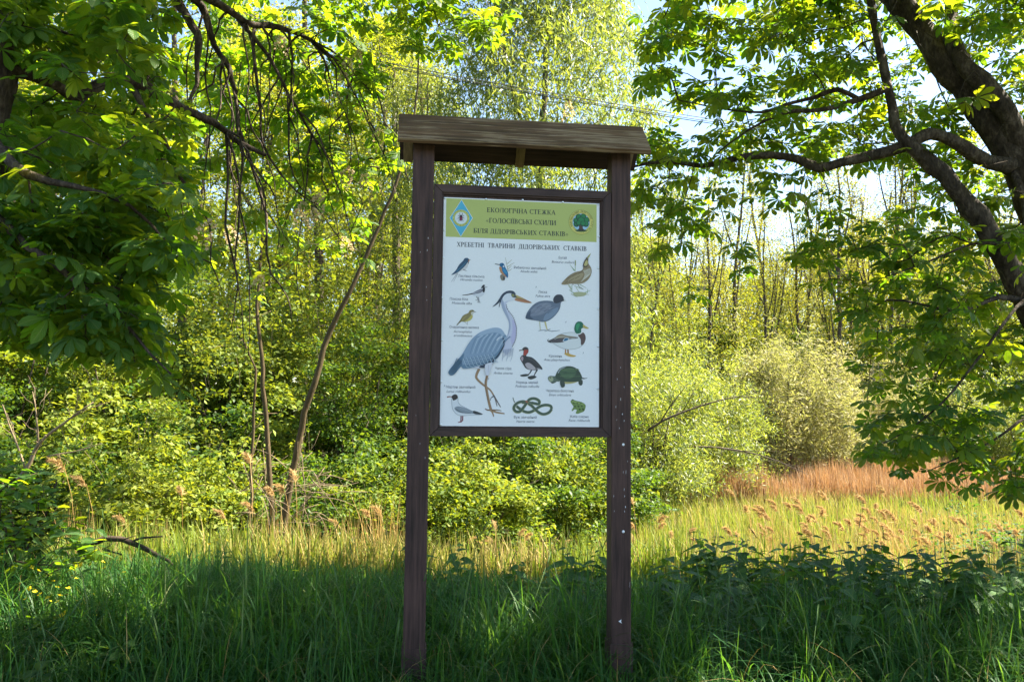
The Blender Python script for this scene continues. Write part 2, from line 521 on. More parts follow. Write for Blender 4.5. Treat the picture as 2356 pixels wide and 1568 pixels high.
# gable roof
zr = on_sign(1200, 278, 0.06)[1] + 0.004
rl, rr = on_sign(918, 262, 0.06)[0], on_sign(1478, 296, 0.06)[0]
th, hy, hz = 0.028, 0.18, 0.20
L_ = math.hypot(hy, hz)
iny, inz = th * hz / L_, -th * hy / L_
vt = th * L_ / hy
prism('roof_board', [(0.0595, zr), (0.06 - hy, zr - hz), (0.06 - hy + iny, zr - hz + inz), (0.0595, zr - vt)], 'x', rl, rr, M['roof_wood'], sign, 0.003)
prism('roof_board', [(0.0605, zr), (0.06 + hy, zr - hz), (0.06 + hy - iny, zr - hz + inz), (0.0605, zr - vt)], 'x', rl + 0.006, rr - 0.004, M['frame_wood'], sign, 0.003)  # darker timber: the shade under the roof is put into this board's colour
t2 = vt + 0.0015
ev = 0.84
dz = 0.022
for xa in (rl + 0.028, (rl + rr) / 2 - 0.025, rr - 0.085):
    prism('rafter', [(0.06, zr - t2), (0.06 + hy * ev, zr - t2 - hz * ev), (0.06 + hy * ev, zr - t2 - hz * ev - dz), (0.06, zr - t2 - dz),
                     (0.06 - hy * 0.55, zr - t2 - hz * 0.55 - dz), (0.06 - hy * 0.55, zr - t2 - hz * 0.55)], 'x', xa, xa + 0.052, M['rafter_wood'], sign, 0.002)

# the printed panel
PY = 0.020
pa_ = [on_sign(1021, 455, PY), on_sign(1381, 467, PY), on_sign(1376, 983, PY), on_sign(1012, 978, PY)]
X0, X1 = (pa_[0][0] + pa_[3][0]) / 2, (pa_[1][0] + pa_[2][0]) / 2
Z1, Z0 = (pa_[0][1] + pa_[1][1]) / 2, (pa_[2][1] + pa_[3][1]) / 2


def ink_obj(name, polys, parent, base=0.0006, label=None):
    """polys: list of (outline, colour) in board coordinates, printed one over the other"""
    V, T, C = [], [], []
    n = 0
    for i, (pl, c) in enumerate(polys):
        pl = [tuple(p) for p in pl]
        tris = geometry.tessellate_polygon([[Vector((p[0], p[1], 0)) for p in pl]])
        y = PY - base - 0.00006 * i
        V += [(p[0], y, p[1]) for p in pl]
        C += [(*c, 1)] * len(pl)
        T += [[n + k for k in t] for t in tris]
        n += len(pl)
    return obj(name, new_mesh(name, V, T, M['print'], col=C), parent, label)


WHITE = (0.83, 0.82, 0.83)
bm = bmesh.new()
panel_me = prism('panel', rect(X0, X1, Z0, Z1), 'y', PY, PY + 0.0055, M['print'], sign, 0)
panel = panel_me
panel['label'] = 'white printed poster of birds and pond animals with green heading'
a_ = panel.data.attributes.new('ink', 'FLOAT_COLOR', 'POINT')
a_.data.foreach_set('color', np.tile([*WHITE, 1], len(panel.data.vertices)).astype(np.float32))


def R2(x, y):
    return on_sign((1070 + x / 5.0585) * 0.9424, (470 + y / 5.0585) * 0.9424, PY)


def R3(x, y):
    return on_sign((1070 + x / 4.1268) * 0.9424, (680 + y / 4.1268) * 0.9424, PY)


def C4(x, y):
    return on_sign((1240 + x / 6.533) * 0.9424, (820 + y / 6.533) * 0.9424, PY)


def stroke(pts, w, taper=True):
    """closed outline of a brush stroke of width w along pts (board coordinates)"""
    p = np.asarray(pts, float)
    if len(p) > 2:
        p = spline(np.c_[p, np.zeros((len(p), 2))], 0.004)[:, :2]
    d = np.gradient(p, axis=0)
    d /= np.linalg.norm(d, axis=1)[:, None] + 1e-12
    n = np.c_[-d[:, 1], d[:, 0]]
    ww = np.full(len(p), w / 2)
    if taper:
        ww *= np.linspace(1.15, 0.55, len(p))
    return np.concatenate([p + n * ww[:, None], (p - n * ww[:, None])[::-1]])


def smooth_poly(pts, sub=4):
    p = np.asarray(pts, float)
    n = len(p)
    out = []
    for i in range(n):
        p0, p1, p2, p3 = p[i - 1], p[i], p[(i + 1) % n], p[(i + 2) % n]
        for t in np.arange(sub) / sub:
            out.append(0.5 * ((2 * p1) + (-p0 + p2) * t + (2 * p0 - 5 * p1 + 4 * p2 - p3) * t * t + (-p0 + 3 * p1 - 3 * p2 + p3) * t ** 3))
    return np.array(out)


def ell(cx, cy, rx, ry=None, n=28):
    ry = ry or rx
    t = np.arange(n) / n * 2 * math.pi
    return np.c_[cx + rx * np.cos(t), cy + ry * np.sin(t)]


class Pic:
    def __init__(self, fn):
        self.fn, self.polys = fn, []
        a, b = np.array(fn(500, 700)), np.array(fn(600, 700))
        self.u = float(np.linalg.norm(b - a)) / 100

    def m(self, pts):
        return [self.fn(x, y) for x, y in pts]

    def fill(self, pts, c, smooth=True):
        p = self.m(pts)
        self.polys.append((smooth_poly(p, 3) if smooth else p, c))

    def line(self, pts, w, c, taper=True):
        self.polys.append((stroke(self.m(pts), w * self.u, taper), c))

    def dot(self, x, y, r, c):
        q = self.fn(x, y)
        self.polys.append((ell(q[0], q[1], r * self.u, n=12), c))

    def done(self, name, label=None):
        return ink_obj(name, self.polys, panel, 0.0009, label)


# green heading band
hb = [R2(95, 78), R2(1955, 140), R2(1955, 612), R2(95, 545)]
hx0, hx1 = (hb[0][0] + hb[3][0]) / 2, (hb[1][0] + hb[2][0]) / 2
hz1, hz0 = (hb[0][1] + hb[1][1]) / 2, (hb[2][1] + hb[3][1]) / 2
ink_obj('heading_band', [(rect(hx0, hx1, hz0, hz1), (0.45, 0.49, 0.14))], panel, 0.0003)

# --- serif capitals, drawn stroke by stroke (cap height 1)
TK, TN, SF = 0.15, 0.075, 0.06


def g_stem(x, y0=0.0, y1=1.0, lo=True, hi=True, w=TK):
    r = [[(x, y0), (x + w, y0), (x + w, y1), (x, y1)]]
    e = 0.075
    if lo:
        r.append([(x - e, y0), (x + w + e, y0), (x + w + e, y0 + SF), (x - e, y0 + SF)])
    if hi:
        r.append([(x - e, y1 - SF), (x + w + e, y1 - SF), (x + w + e, y1), (x - e, y1)])
    return r


def g_bar(xa, xb, y, h=TN):
    return [[(xa, y), (xb, y), (xb, y + h), (xa, y + h)]]


def g_diag(xa, ya, xb, yb, w):
    return [[(xa, ya), (xa + w, ya), (xb + w, yb), (xb, yb)]]


def g_ring(cx, cy, rx, ry, a0, a1, tk=TK, tn=TN, n=22):
    t = np.radians(np.linspace(a0, a1, n))
    o = np.c_[cx + rx * np.cos(t), cy + ry * np.sin(t)]
    i = np.c_[cx + (rx - tk) * np.cos(t), cy + (ry - tn) * np.sin(t)]
    return [[tuple(o[k]), tuple(o[k + 1]), tuple(i[k + 1]), tuple(i[k])] for k in range(n - 1)]


def g_foot(x, y=0.0, w=0.2):
    return [[(x - w / 2, y), (x + w / 2, y), (x + w / 2, y + SF), (x - w / 2, y + SF)]]


S = 0.1
GL = {
    'А': (0.80, g_diag(0.06, 0, 0.36, 1, TN) + g_diag(0.58, 0, 0.32, 1, TK) + g_bar(0.18, 0.62, 0.32) + g_foot(0.09) + g_foot(0.66)),
    'Б': (0.68, g_stem(S) + g_bar(S, 0.58, 0.942) + [[(0.53, 0.78), (0.58, 0.78), (0.58, 0.95), (0.53, 0.95)]] + g_ring(0.30, 0.29, 0.32, 0.29, -90, 90) + g_bar(S, 0.31, 0) + g_bar(S, 0.31, 0.522)),
    'В': (0.70, g_stem(S) + g_ring(0.30, 0.27, 0.33, 0.27, -90, 90) + g_ring(0.30, 0.765, 0.28, 0.235, -90, 90) + g_bar(S, 0.31, 0) + g_bar(S, 0.31, 0.942) + g_bar(S, 0.31, 0.50)),
    'Г': (0.62, g_stem(S) + g_bar(S, 0.56, 0.942) + [[(0.51, 0.76), (0.56, 0.76), (0.56, 0.95), (0.51, 0.95)]]),
    'Д': (0.82, g_bar(0.02, 0.78, 0) + g_stem(0.52, 0, 1, False, False) + g_bar(0.22, 0.70, 0.942) + g_diag(0.12, 0, 0.28, 1, TN) + [[(0.02, -0.18), (0.07, -0.18), (0.07, 0.03), (0.02, 0.03)], [(0.73, -0.18), (0.78, -0.18), (0.78, 0.03), (0.73, 0.03)]]),
    'Е': (0.66, g_stem(S) + g_bar(S, 0.56, 0.942) + g_bar(S, 0.58, 0) + g_bar(S, 0.48, 0.48) + [[(0.51, 0.80), (0.56, 0.80), (0.56, 0.95), (0.51, 0.95)], [(0.53, 0.05), (0.58, 0.05), (0.58, 0.2), (0.53, 0.2)], [(0.44, 0.42), (0.48, 0.42), (0.48, 0.60), (0.44, 0.60)]]),
    'Ж': (1.04, g_stem(0.45) + g_diag(0.06, 0, 0.38, 0.52, TK) + g_diag(0.12, 1, 0.40, 0.48, TN) + g_diag(0.84, 0, 0.54, 0.52, TK) + g_diag(0.84, 1, 0.58, 0.48, TN) + g_foot(0.12) + g_foot(0.92) + g_foot(0.14, 0.95) + g_foot(0.88, 0.95)),
    'И': (0.84, g_stem(S) + g_stem(0.60) + g_diag(0.22, 0.08, 0.56, 0.92, TN)),
    'І': (0.36, g_stem(0.11)),
    'Ї': (0.36, g_stem(0.11) + g_ring(0.06, 1.16, 0.06, 0.06, 0, 360, 0.06, 0.06, 9) + g_ring(0.30, 1.16, 0.06, 0.06, 0, 360, 0.06, 0.06, 9)),
    'К': (0.76, g_stem(S) + g_diag(0.26, 0.46, 0.56, 1, TN) + g_diag(0.54, 0, 0.28, 0.56, TK) + g_foot(0.62) + g_foot(0.60, 0.95)),
    'Л': (0.80, g_stem(0.56, 0, 1, True, False) + g_diag(0.06, 0, 0.26, 1, TN) + g_bar(0.20, 0.77, 0.942) + g_foot(0.10, 0, 0.14)),
    'Н': (0.84, g_stem(S) + g_stem(0.60) + g_bar(0.2, 0.62, 0.47)),
    'О': (0.82, g_ring(0.41, 0.5, 0.38, 0.515, 0, 360, n=34)),
    'П': (0.84, g_stem(S) + g_stem(0.60) + g_bar(0.03, 0.80, 0.942)),
    'Р': (0.66, g_stem(S) + g_ring(0.29, 0.72, 0.31, 0.28, -90, 90) + g_bar(S, 0.3, 0.44) + g_bar(S, 0.3, 0.942)),
    'С': (0.70, g_ring(0.41, 0.5, 0.38, 0.515, 48, 312, n=26) + [[(0.60, 0.70), (0.65, 0.70), (0.65, 0.98), (0.60, 0.92)], [(0.62, 0.06), (0.66, 0.02), (0.66, 0.22), (0.62, 0.2)]]),
    'Т': (0.72, g_stem(0.29, 0, 1, True, False) + g_bar(0.03, 0.68, 0.942) + [[(0.03, 0.76), (0.08, 0.76), (0.08, 0.95), (0.03, 0.95)], [(0.63, 0.76), (0.68, 0.76), (0.68, 0.95), (0.63, 0.95)]]),
    'Х': (0.78, g_diag(0.54, 0, 0.08, 1, TK) + g_diag(0.10, 0, 0.58, 1, TN) + g_foot(0.12) + g_foot(0.62) + g_foot(0.14, 0.95) + g_foot(0.62, 0.95)),
    'Ч': (0.74, g_stem(0.48) + g_stem(0.07, 0.55, 1, False, True) + g_ring(0.34, 0.62, 0.27, 0.2, 180, 290) + g_bar(0.33, 0.52, 0.42)),
    'Ь': (0.66, g_stem(S) + g_ring(0.29, 0.29, 0.31, 0.29, -90, 90) + g_bar(S, 0.3, 0) + g_bar(S, 0.3, 0.522)),
    'Я': (0.72, g_stem(0.48) + g_ring(0.38, 0.72, 0.30, 0.28, 90, 270) + g_bar(0.37, 0.5, 0.44) + g_bar(0.37, 0.5, 0.942) + g_diag(0.06, 0, 0.34, 0.46, TK) + g_foot(0.1)),
    '«': (0.52, g_diag(0.20, 0.12, 0.05, 0.38, 0.07) + g_diag(0.05, 0.36, 0.20, 0.62, 0.07) + g_diag(0.40, 0.12, 0.25, 0.38, 0.07) + g_diag(0.25, 0.36, 0.40, 0.62, 0.07)),
    '»': (0.52, g_diag(0.05, 0.12, 0.20, 0.38, 0.07) + g_diag(0.20, 0.36, 0.05, 0.62, 0.07) + g_diag(0.25, 0.12, 0.40, 0.38, 0.07) + g_diag(0.40, 0.36, 0.25, 0.62, 0.07)),
    ' ': (0.34, []),
}


def heading(text, fn, a, b, cap, col):
    """one line of serif capitals from baseline point a to b"""
    p, q = np.array(fn(*a)), np.array(fn(*b))
    z = (p[1] + q[1]) / 2
    adv = sum(GL[c][0] for c in text)
    sx = (q[0] - p[0]) / adv
    cz = cap
    x = p[0]
    for word in text.split(' '):
        V, T, n = [], [], 0
        for c in word:
            w, gl = GL[c]
            for pl in gl:
                # overlapping strokes of one letter sit on hair-fine steps so that they never share a plane
                V += [(x + u * sx, PY - 0.0009 - 0.00002 * (len(T) // 2 % 7), z + v * cz) for u, v in pl]
                T += [(n, n + 1, n + 2), (n, n + 2, n + 3)]
                n += 4
            x += w * sx
        x += GL[' '][0] * sx
        if V:
            obj('word', new_mesh('word', V, T, M['print'], col=np.tile([*col, 1], (len(V), 1))), panel)


px1 = 1 / 5.0585 * 0.9424 / FPX * 4.42
INK = (0.035, 0.045, 0.04)
heading('ЕКОЛОГІЧНА СТЕЖКА', R2, (598, 243), (1450, 276), 59 * px1, INK)
heading('«ГОЛОСІЇВСЬКІ СХИЛИ', R2, (588, 371), (1456, 405), 60 * px1, INK)
heading('БІЛЯ ДІДОРІВСЬКИХ СТАВКІВ»', R2, (432, 496), (1608, 541), 58 * px1, INK)
heading('ХРЕБЕТНІ  ТВАРИНИ  ДІДОРІВСЬКИХ  СТАВКІВ', R2, (228, 665), (1834, 722), 57 * px1, (0.05, 0.055, 0.075))

# --- small captions
CAP = []


def caption(fn, text, a, b, italic=False):
    CAP.append((fn, text, a, b, italic))


for row in (('Ластівка сільська', (247, 1045), (568, 1050)), ('Рибалочка звичайний', (935, 942), (1332, 948)), ('Бугай', (1487, 817), (1585, 822)),
            ('Лиска', (1237, 1240), (1342, 1243)), ('Плиска біла', (143, 1327), (365, 1330))):
    caption(R2, *row)
for row in (('Hirundo rustica', (272, 1087), (545, 1094)), ('Alcedo atthis', (1012, 985), (1225, 990)), ('Botaurus stellaris', (1400, 868), (1680, 876)),
            ('Fulica atra', (1200, 1288), (1380, 1292)), ('Motacilla alba', (167, 1376), (415, 1382))):
    caption(R2, *row, True)
for row in (('Очеретянка велика', (113, 500), (407, 502)), ('Чапля сіра', (573, 914), (735, 916)), ('Крижень', (1115, 790), (1248, 792)), ('Норець малий', (785, 1055), (1003, 1056)),
            ('Черепаха болотяна', (1085, 1140), (1363, 1141)), ('Мартин звичайний', (78, 1102), (373, 1103)), ('Вуж звичайний', (762, 1406), (992, 1407)), ('Жаба озерна', (1323, 1400), (1513, 1400))):
    caption(R3, *row)
for row in (('Acrocephalus', (153, 543), (338, 545)), ('arundinaceus', (155, 583), (343, 585)), ('Ardea cinerea', (557, 960), (747, 962)), ('Anas platyrhynchos', (1062, 827), (1325, 829)),
            ('Podiceps ruficollis', (777, 1094), (1018, 1095)), ('Emys orbicularis', (1115, 1180), (1338, 1181)), ('Larus ridibundus', (83, 1146), (325, 1147)), ('Natrix natrix', (785, 1447), (972, 1448)), ('Rana ridibunda', (1313, 1437), (1527, 1438))):
    caption(R3, *row, True)
tmp = []
for k, (fn, text, a, b, it) in enumerate(CAP):
    cu = bpy.data.curves.new('caption', 'FONT')
    cu.body = text
    cu.size = 1.0
    cu.resolution_u = 2
    if it:
        cu.shear = 0.28
    o = bpy.data.objects.new('caption', cu)
    COL.objects.link(o)
    tmp.append(o)
bpy.context.view_layer.update()
dg = bpy.context.evaluated_depsgraph_get()
for (fn, text, a, b, it), o in zip(CAP, tmp):
    me = bpy.data.meshes.new_from_object(o.evaluated_get(dg))
    v = np.empty(len(me.vertices) * 3, np.float32)
    me.vertices.foreach_get('co', v)
    v = v.reshape(-1, 3)
    p, q = np.array(fn(*a)), np.array(fn(*b))
    sx = (q[0] - p[0]) / max(1e-6, v[:, 0].max() - v[:, 0].min())
    sz = (25.5 if it else 27.0) / 4.1268 * 0.9424 / FPX * 4.42 / 0.73
    w = np.empty_like(v)
    w[:, 0] = p[0] + (v[:, 0] - v[:, 0].min()) * sx
    w[:, 1] = PY - 0.0008
    w[:, 2] = (p[1] + q[1]) / 2 + v[:, 1] * sz
    me.vertices.foreach_set('co', w.ravel())
    me.name = 'caption'
    me.materials.clear()
    me.materials.append(M['print'])
    at = me.attributes.new('ink', 'FLOAT_COLOR', 'POINT')
    at.data.foreach_set('color', np.tile([0.075, 0.08, 0.12, 1], len(v)).astype(np.float32))
    me.update()
    obj('caption', me, panel)
for o in tmp:
    cu = o.data
    bpy.data.objects.remove(o)
    bpy.data.curves.remove(cu)

# --- emblems
p = Pic(R2)
p.fill([(287, 88), (427, 315), (278, 546), (139, 313)], (0.75, 0.78, 0.75), False)
p.fill([(287, 96), (420, 315), (278, 538), (146, 313)], (0.08, 0.42, 0.60), False)
ec = R2(281, 315)
er = 104 * p.u
for r_, c_ in ((1.0, (0.62, 0.58, 0.14)), (0.79, (0.35, 0.50, 0.18)), (0.72, (0.70, 0.72, 0.74))):
    p.polys.append((ell(ec[0], ec[1], er * r_, n=36), c_))
for k in range(44):                                    # the tiny lettering round the ring
    if k in (0, 21, 22, 43):
        continue
    t0 = (k + 0.15) / 44 * 2 * math.pi
    t1 = (k + 0.15 + 0.5 * ((k * 7) % 3 + 1) / 3) / 44 * 2 * math.pi
    p.polys.append(([(ec[0] + er * r_ * math.cos(t), ec[1] + er * r_ * math.sin(t)) for r_, t in ((0.85, t0), (0.95, t0), (0.95, t1), (0.85, t1))], (0.14, 0.15, 0.05)))
BK = (0.03, 0.02, 0.025)
p.fill([(268, 285), (290, 285), (296, 305), (262, 305)], BK)
p.fill([(266, 305), (294, 305), (296, 335), (280, 352), (264, 335)], (0.20, 0.02, 0.05))
for s_ in (-1, 1):
    p.line([(281 + 5 * s_, 286), (281 + 18 * s_, 268), (281 + 10 * s_, 250)], 6, BK)
    p.line([(281 + 10 * s_, 300), (281 + 32 * s_, 285), (281 + 40 * s_, 290)], 4, BK)
    p.line([(281 + 12 * s_, 318), (281 + 34 * s_, 312), (281 + 40 * s_, 325)], 4, BK)
    p.line([(281 + 10 * s_, 330), (281 + 26 * s_, 345), (281 + 24 * s_, 362)], 4, BK)
p.done('emblem', 'blue diamond emblem with a stag beetle in a ring')
p = Pic(R2)
ec = R2(1763, 366)
er = 156 * p.u
for r_, c_ in ((1.0, (0.22, 0.26, 0.05)), (0.975, (0.66, 0.60, 0.16)), (0.72, (0.30, 0.30, 0.08)), (0.695, (0.34, 0.56, 0.72))):
    p.polys.append((ell(ec[0], ec[1], er * r_, n=40), c_))
GRN, DGR = (0.02, 0.20, 0.06), (0.012, 0.07, 0.03)
p.fill([(1738, 395), (1780, 395), (1785, 440), (1812, 470), (1765, 462), (1712, 472), (1738, 440)], (0.09, 0.05, 0.03))
p.fill([(1690, 468), (1760, 455), (1838, 468), (1800, 482), (1730, 482)], (0.03, 0.03, 0.02))
for cx, cy, r_ in ((1705, 390, 38), (1700, 345, 36), (1735, 305, 42), (1790, 300, 40), (1830, 340, 38), (1822, 390, 38), (1762, 350, 52), (1785, 385, 36), (1730, 380, 34)):
    p.dot(cx, cy, r_, DGR)
    p.dot(cx + 3, cy - 5, r_ * 0.72, GRN)
RING = []
for txt, a0, a1, flip in (('НАЦІОНАЛЬНИЙ ПРИРОДНИЙ ПАРК', 205, -25, False), ('ГОЛОСІЇВСЬКИЙ', 222, 318, True)):
    for k, ch in enumerate(txt):
        RING.append((ch, math.radians(a0 + (a1 - a0) * k / (len(txt) - 1)), flip))
for ch, t, flip in RING:
    if ch == 'Й':
        ch = 'И'
    if ch == 'Ц':
        ch = 'И'
    _, gl = GL[ch]
    c, s = math.cos(t), math.sin(t)
    rx, ry = (-s, c) if flip else (s, -c)               # reading direction
    ux, uy = (-c, -s) if flip else (c, s)
    bx, by = ec[0] + c * er * (0.93 if flip else 0.77), ec[1] + s * er * (0.93 if flip else 0.77)
    for pl in gl:
        if len(pl) == 4:
            p.polys.append(([(bx + (u - 0.4) * er * 0.15 * rx + v * er * 0.16 * ux, by + (u - 0.4) * er * 0.15 * ry + v * er * 0.16 * uy) for u, v in pl], (0.12, 0.13, 0.03) if not flip else (0.06, 0.16, 0.03)))
p.done('emblem', 'round yellow emblem with a green oak tree')

# --- animals
p = Pic(R2)                                             # barn swallow
p.fill([(163, 1015), (215, 965), (260, 890), (310, 840), (345, 810), (375, 815), (385, 840), (372, 880), (358, 925), (318, 955), (260, 975), (210, 1010)], (0.62, 0.60, 0.60))
p.fill([(160, 1018), (215, 962), (258, 890), (306, 842), (322, 815), (350, 806), (372, 814), (380, 833), (362, 862), (330, 905), (290, 945), (240, 985)], (0.03, 0.075, 0.13))
p.line([(225, 975), (300, 905), (345, 855)], 14, (0.05, 0.15, 0.24))
p.line([(372, 830), (398, 829)], 7, (0.10, 0.06, 0.05))
p.dot(378, 842, 8, (0.5, 0.16, 0.07))
p.line([(370, 850), (372, 880)], 10, (0.03, 0.04, 0.07))
p.line([(232, 995), (160, 1102)], 4, (0.08, 0.09, 0.12))
p.line([(245, 992), (188, 1100)], 4, (0.08, 0.09, 0.12))
p.line([(308, 950), (350, 966)], 8, (0.10, 0.10, 0.12))
p.done('picture', 'printed barn swallow')
p = Pic(R2)                                             # kingfisher
for a, b in (((862, 970), (828, 800)), ((850, 880), (912, 826)), ((850, 920), (940, 862)), ((860, 945), (905, 905)), ((866, 968), (912, 940))):
    p.line([a, b], 5, (0.30, 0.27, 0.13))
p.fill([(752, 925), (775, 918), (802, 978), (842, 1015), (845, 1045), (812, 1030), (768, 985)], (0.50, 0.24, 0.11))
p.fill([(755, 885), (780, 868), (808, 878), (828, 925), (852, 965), (862, 1000), (858, 1052), (828, 1020), (792, 972), (782, 925), (762, 908)], (0.02, 0.13, 0.28))
p.fill([(800, 930), (835, 955), (852, 1000), (828, 1000), (800, 965)], (0.03, 0.24, 0.45))
p.line([(700, 881), (765, 892)], 9, (0.05, 0.05, 0.06), False)
p.dot(806, 912, 10, (0.68, 0.68, 0.70))
p.dot(790, 888, 6, (0.02, 0.03, 0.05))
p.fill([(764, 1030), (785, 1010), (822, 1035), (820, 1080), (780, 1082)], (0.22, 0.19, 0.15))
p.fill([(800, 1040), (822, 1040), (818, 1078), (802, 1075)], (0.08, 0.07, 0.06))
p.done('picture', 'printed kingfisher on a stump')
p = Pic(R2)                                             # bittern
for a, b in (((1690, 970), (1692, 835)), ((1690, 968), (1625, 890)), ((1680, 966), (1640, 910)), ((1600, 1130), (1640, 1200)), ((1650, 1140), (1650, 1220)), ((1620, 1140), (1655, 1215)),
             ((1680, 1150), (1790, 1195)), ((1740, 1130), (1830, 1180)), ((1700, 1170), (1740, 1230)), ((1620, 1200), (1680, 1250)), ((1660, 1230), (1760, 1262)), ((1720, 1262), (1830, 1225)), ((1780, 1250), (1880, 1205)),
             ((1840, 1240), (1846, 1190)), ((1690, 1280), (1800, 1270)), ((1640, 1250), (1720, 1290)), ((1700, 1240), (1860, 1260))):
    p.line([a, b], 6, (0.20, 0.33, 0.16) if b[1] % 3 else (0.34, 0.36, 0.16))
p.line([(1692, 900), (1692, 838)], 12, (0.28, 0.30, 0.12), False)
p.fill([(1665, 1240), (1740, 1225), (1830, 1240), (1800, 1275), (1710, 1280)], (0.42, 0.42, 0.24))
p.line([(1660, 1120), (1665, 1145)], 9, (0.22, 0.2, 0.12))
p.line([(1720, 1120), (1740, 1160), (1790, 1192)], 7, (0.16, 0.17, 0.12))
p.fill([(1520, 1125), (1560, 1075), (1620, 1020), (1690, 982), (1760, 965), (1788, 940), (1786, 890), (1808, 840), (1830, 798), (1852, 800), (1852, 870), (1885, 925), (1893, 985), (1862, 1060), (1800, 1112), (1720, 1128), (1640, 1125), (1560, 1137)], (0.27, 0.205, 0.115))
p.fill([(1640, 1050), (1720, 1010), (1790, 1000), (1760, 1060), (1680, 1090), (1600, 1100)], (0.36, 0.285, 0.16))
for k in range(6):
    p.line([(1795 + k * 15, 960 - k * 5), (1812 + k * 13, 1010 - k * 3), (1792 + k * 13, 1062 - k * 8), (1760 + k * 14, 1105 - k * 11)], 8, (0.58, 0.54, 0.44))
for k in range(16):
    x_, y_ = 1570 + (k * 37) % 200, 1115 - (k * 53) % 90 - ((k * 37) % 200) * 0.25
    p.line([(x_, y_), (x_ + 34, y_ - 22)], 6, (0.13, 0.09, 0.05))
p.fill([(1788, 915), (1792, 870), (1812, 825), (1836, 796), (1846, 812), (1850, 870), (1832, 918)], (0.09, 0.065, 0.04))
p.fill([(1800, 900), (1812, 855), (1834, 832), (1846, 870), (1828, 905)], (0.50, 0.43, 0.17))
p.fill([(1836, 822), (1845, 785), (1886, 746), (1862, 800)], (0.36, 0.36, 0.13), False)
p.done('picture', 'printed bittern stretching its beak upwards')

p = Pic(R3)                                             # grey heron
LG, MG, DB, BLK = (0.56, 0.57, 0.69), (0.24, 0.33, 0.45), (0.10, 0.18, 0.27), (0.035, 0.05, 0.08)
LEG, LEGD = (0.34, 0.21, 0.12), (0.20, 0.12, 0.07)
p.line([(412, 905), (384, 972), (390, 1008), (445, 1062), (520, 1118), (562, 1180)], 24, LEG)
p.line([(555, 1170), (592, 1232), (628, 1293)], 14, (0.14, 0.12, 0.12))
p.line([(566, 1185), (582, 1240), (592, 1283)], 12, (0.16, 0.13, 0.12))
p.line([(560, 1182), (532, 1200), (525, 1226)], 10, (0.10, 0.10, 0.11))
p.line([(494, 965), (478, 1060), (492, 1150), (512, 1250), (532, 1322)], 25, LEG, False)
p.line([(488, 975), (472, 1060), (486, 1150), (505, 1250)], 7, LEGD)
p.line([(532, 1322), (500, 1322), (470, 1308)], 15, LEGD)
p.line([(520, 1318), (545, 1345), (558, 1388)], 17, LEG)
p.line([(520, 1318), (590, 1345), (668, 1358)], 20, LEG)
p.line([(540, 1322), (600, 1322), (636, 1330)], 12, LEGD)
p.fill([(634, 185), (660, 150), (700, 138), (750, 148), (788, 178), (772, 212), (705, 232), (684, 255), (692, 300), (728, 358), (766, 420), (786, 490), (784, 580), (768, 640), (744, 690), (712, 738), (690, 762), (655, 735), (650, 655), (690, 585), (710, 520), (714, 450), (690, 385), (652, 315), (633, 250)], LG)
p.fill([(633, 200), (650, 195), (662, 255), (692, 340), (722, 420), (728, 500), (706, 560), (692, 585), (708, 520), (712, 450), (688, 385), (650, 312), (633, 250)], (0.36, 0.40, 0.52))
p.fill([(745, 420), (768, 430), (784, 500), (780, 585), (745, 660), (730, 600), (748, 520)], (0.50, 0.47, 0.66))
p.fill([(658, 172), (700, 146), (748, 155), (776, 178), (772, 208), (740, 222), (690, 224), (664, 238), (648, 208)], (0.70, 0.71, 0.76))
p.fill([(546, 284), (590, 238), (618, 195), (645, 155), (680, 130), (720, 120), (758, 127), (780, 155), (764, 164), (735, 148), (694, 150), (662, 172), (640, 206), (612, 242), (580, 268)], BLK)
p.line([(634, 205), (622, 245), (612, 286)], 10, BLK)
p.fill([(768, 160), (830, 184), (890, 214), (943, 242), (890, 244), (820, 231), (768, 214), (786, 190)], (0.46, 0.20, 0.10))
p.fill([(768, 160), (825, 184), (870, 210), (815, 205), (775, 196), (786, 188)], (0.48, 0.36, 0.12))
p.line([(790, 196), (860, 212), (925, 238)], 6, (0.16, 0.07, 0.05))
p.fill([(735, 152), (770, 160), (792, 188), (768, 192), (742, 182)], (0.09, 0.10, 0.08))
p.dot(752, 166, 10, (0.5, 0.48, 0.16))
p.dot(752, 166, 5, (0.01, 0.01, 0.01))
nk = [(684, 262), (692, 300), (722, 345), (748, 372), (766, 412), (776, 450), (788, 492), (786, 540), (784, 590), (772, 630), (756, 662), (742, 692)]
for a, b in zip(nk[:-1], nk[1:]):
    for f in (0.0, 0.5):
        q0 = (a[0] + (b[0] - a[0]) * f, a[1] + (b[1] - a[1]) * f)
        q1 = (a[0] + (b[0] - a[0]) * (f + 0.3), a[1] + (b[1] - a[1]) * (f + 0.3))
        p.line([q0, q1], 8, (0.05, 0.05, 0.08), False)
for k in range(9):
    x_ = 640 + k * 12
    p.line([(x_ + 18, 715 - k * 2), (x_ + 8, 775), (x_ + 2 - k % 3 * 6, 832 - (k % 4) * 22)], 5, (0.42, 0.46, 0.56) if k % 2 else (0.30, 0.34, 0.44))
p.fill([(340, 893), (420, 872), (478, 855), (470, 890), (420, 905), (370, 906)], (0.58, 0.58, 0.64))
p.fill([(212, 800), (260, 728), (300, 660), (350, 595), (420, 540), (500, 508), (570, 493), (622, 500), (652, 528), (674, 562), (690, 592), (660, 662), (640, 735), (600, 785), (560, 822), (540, 862), (480, 855), (400, 880), (330, 902), (250, 908), (222, 885), (150, 968), (115, 966), (104, 932), (140, 880)], MG)
p.fill([(470, 520), (560, 496), (625, 502), (672, 562), (640, 570), (600, 545), (530, 545), (440, 575), (380, 610), (420, 545)], (0.33, 0.42, 0.54))
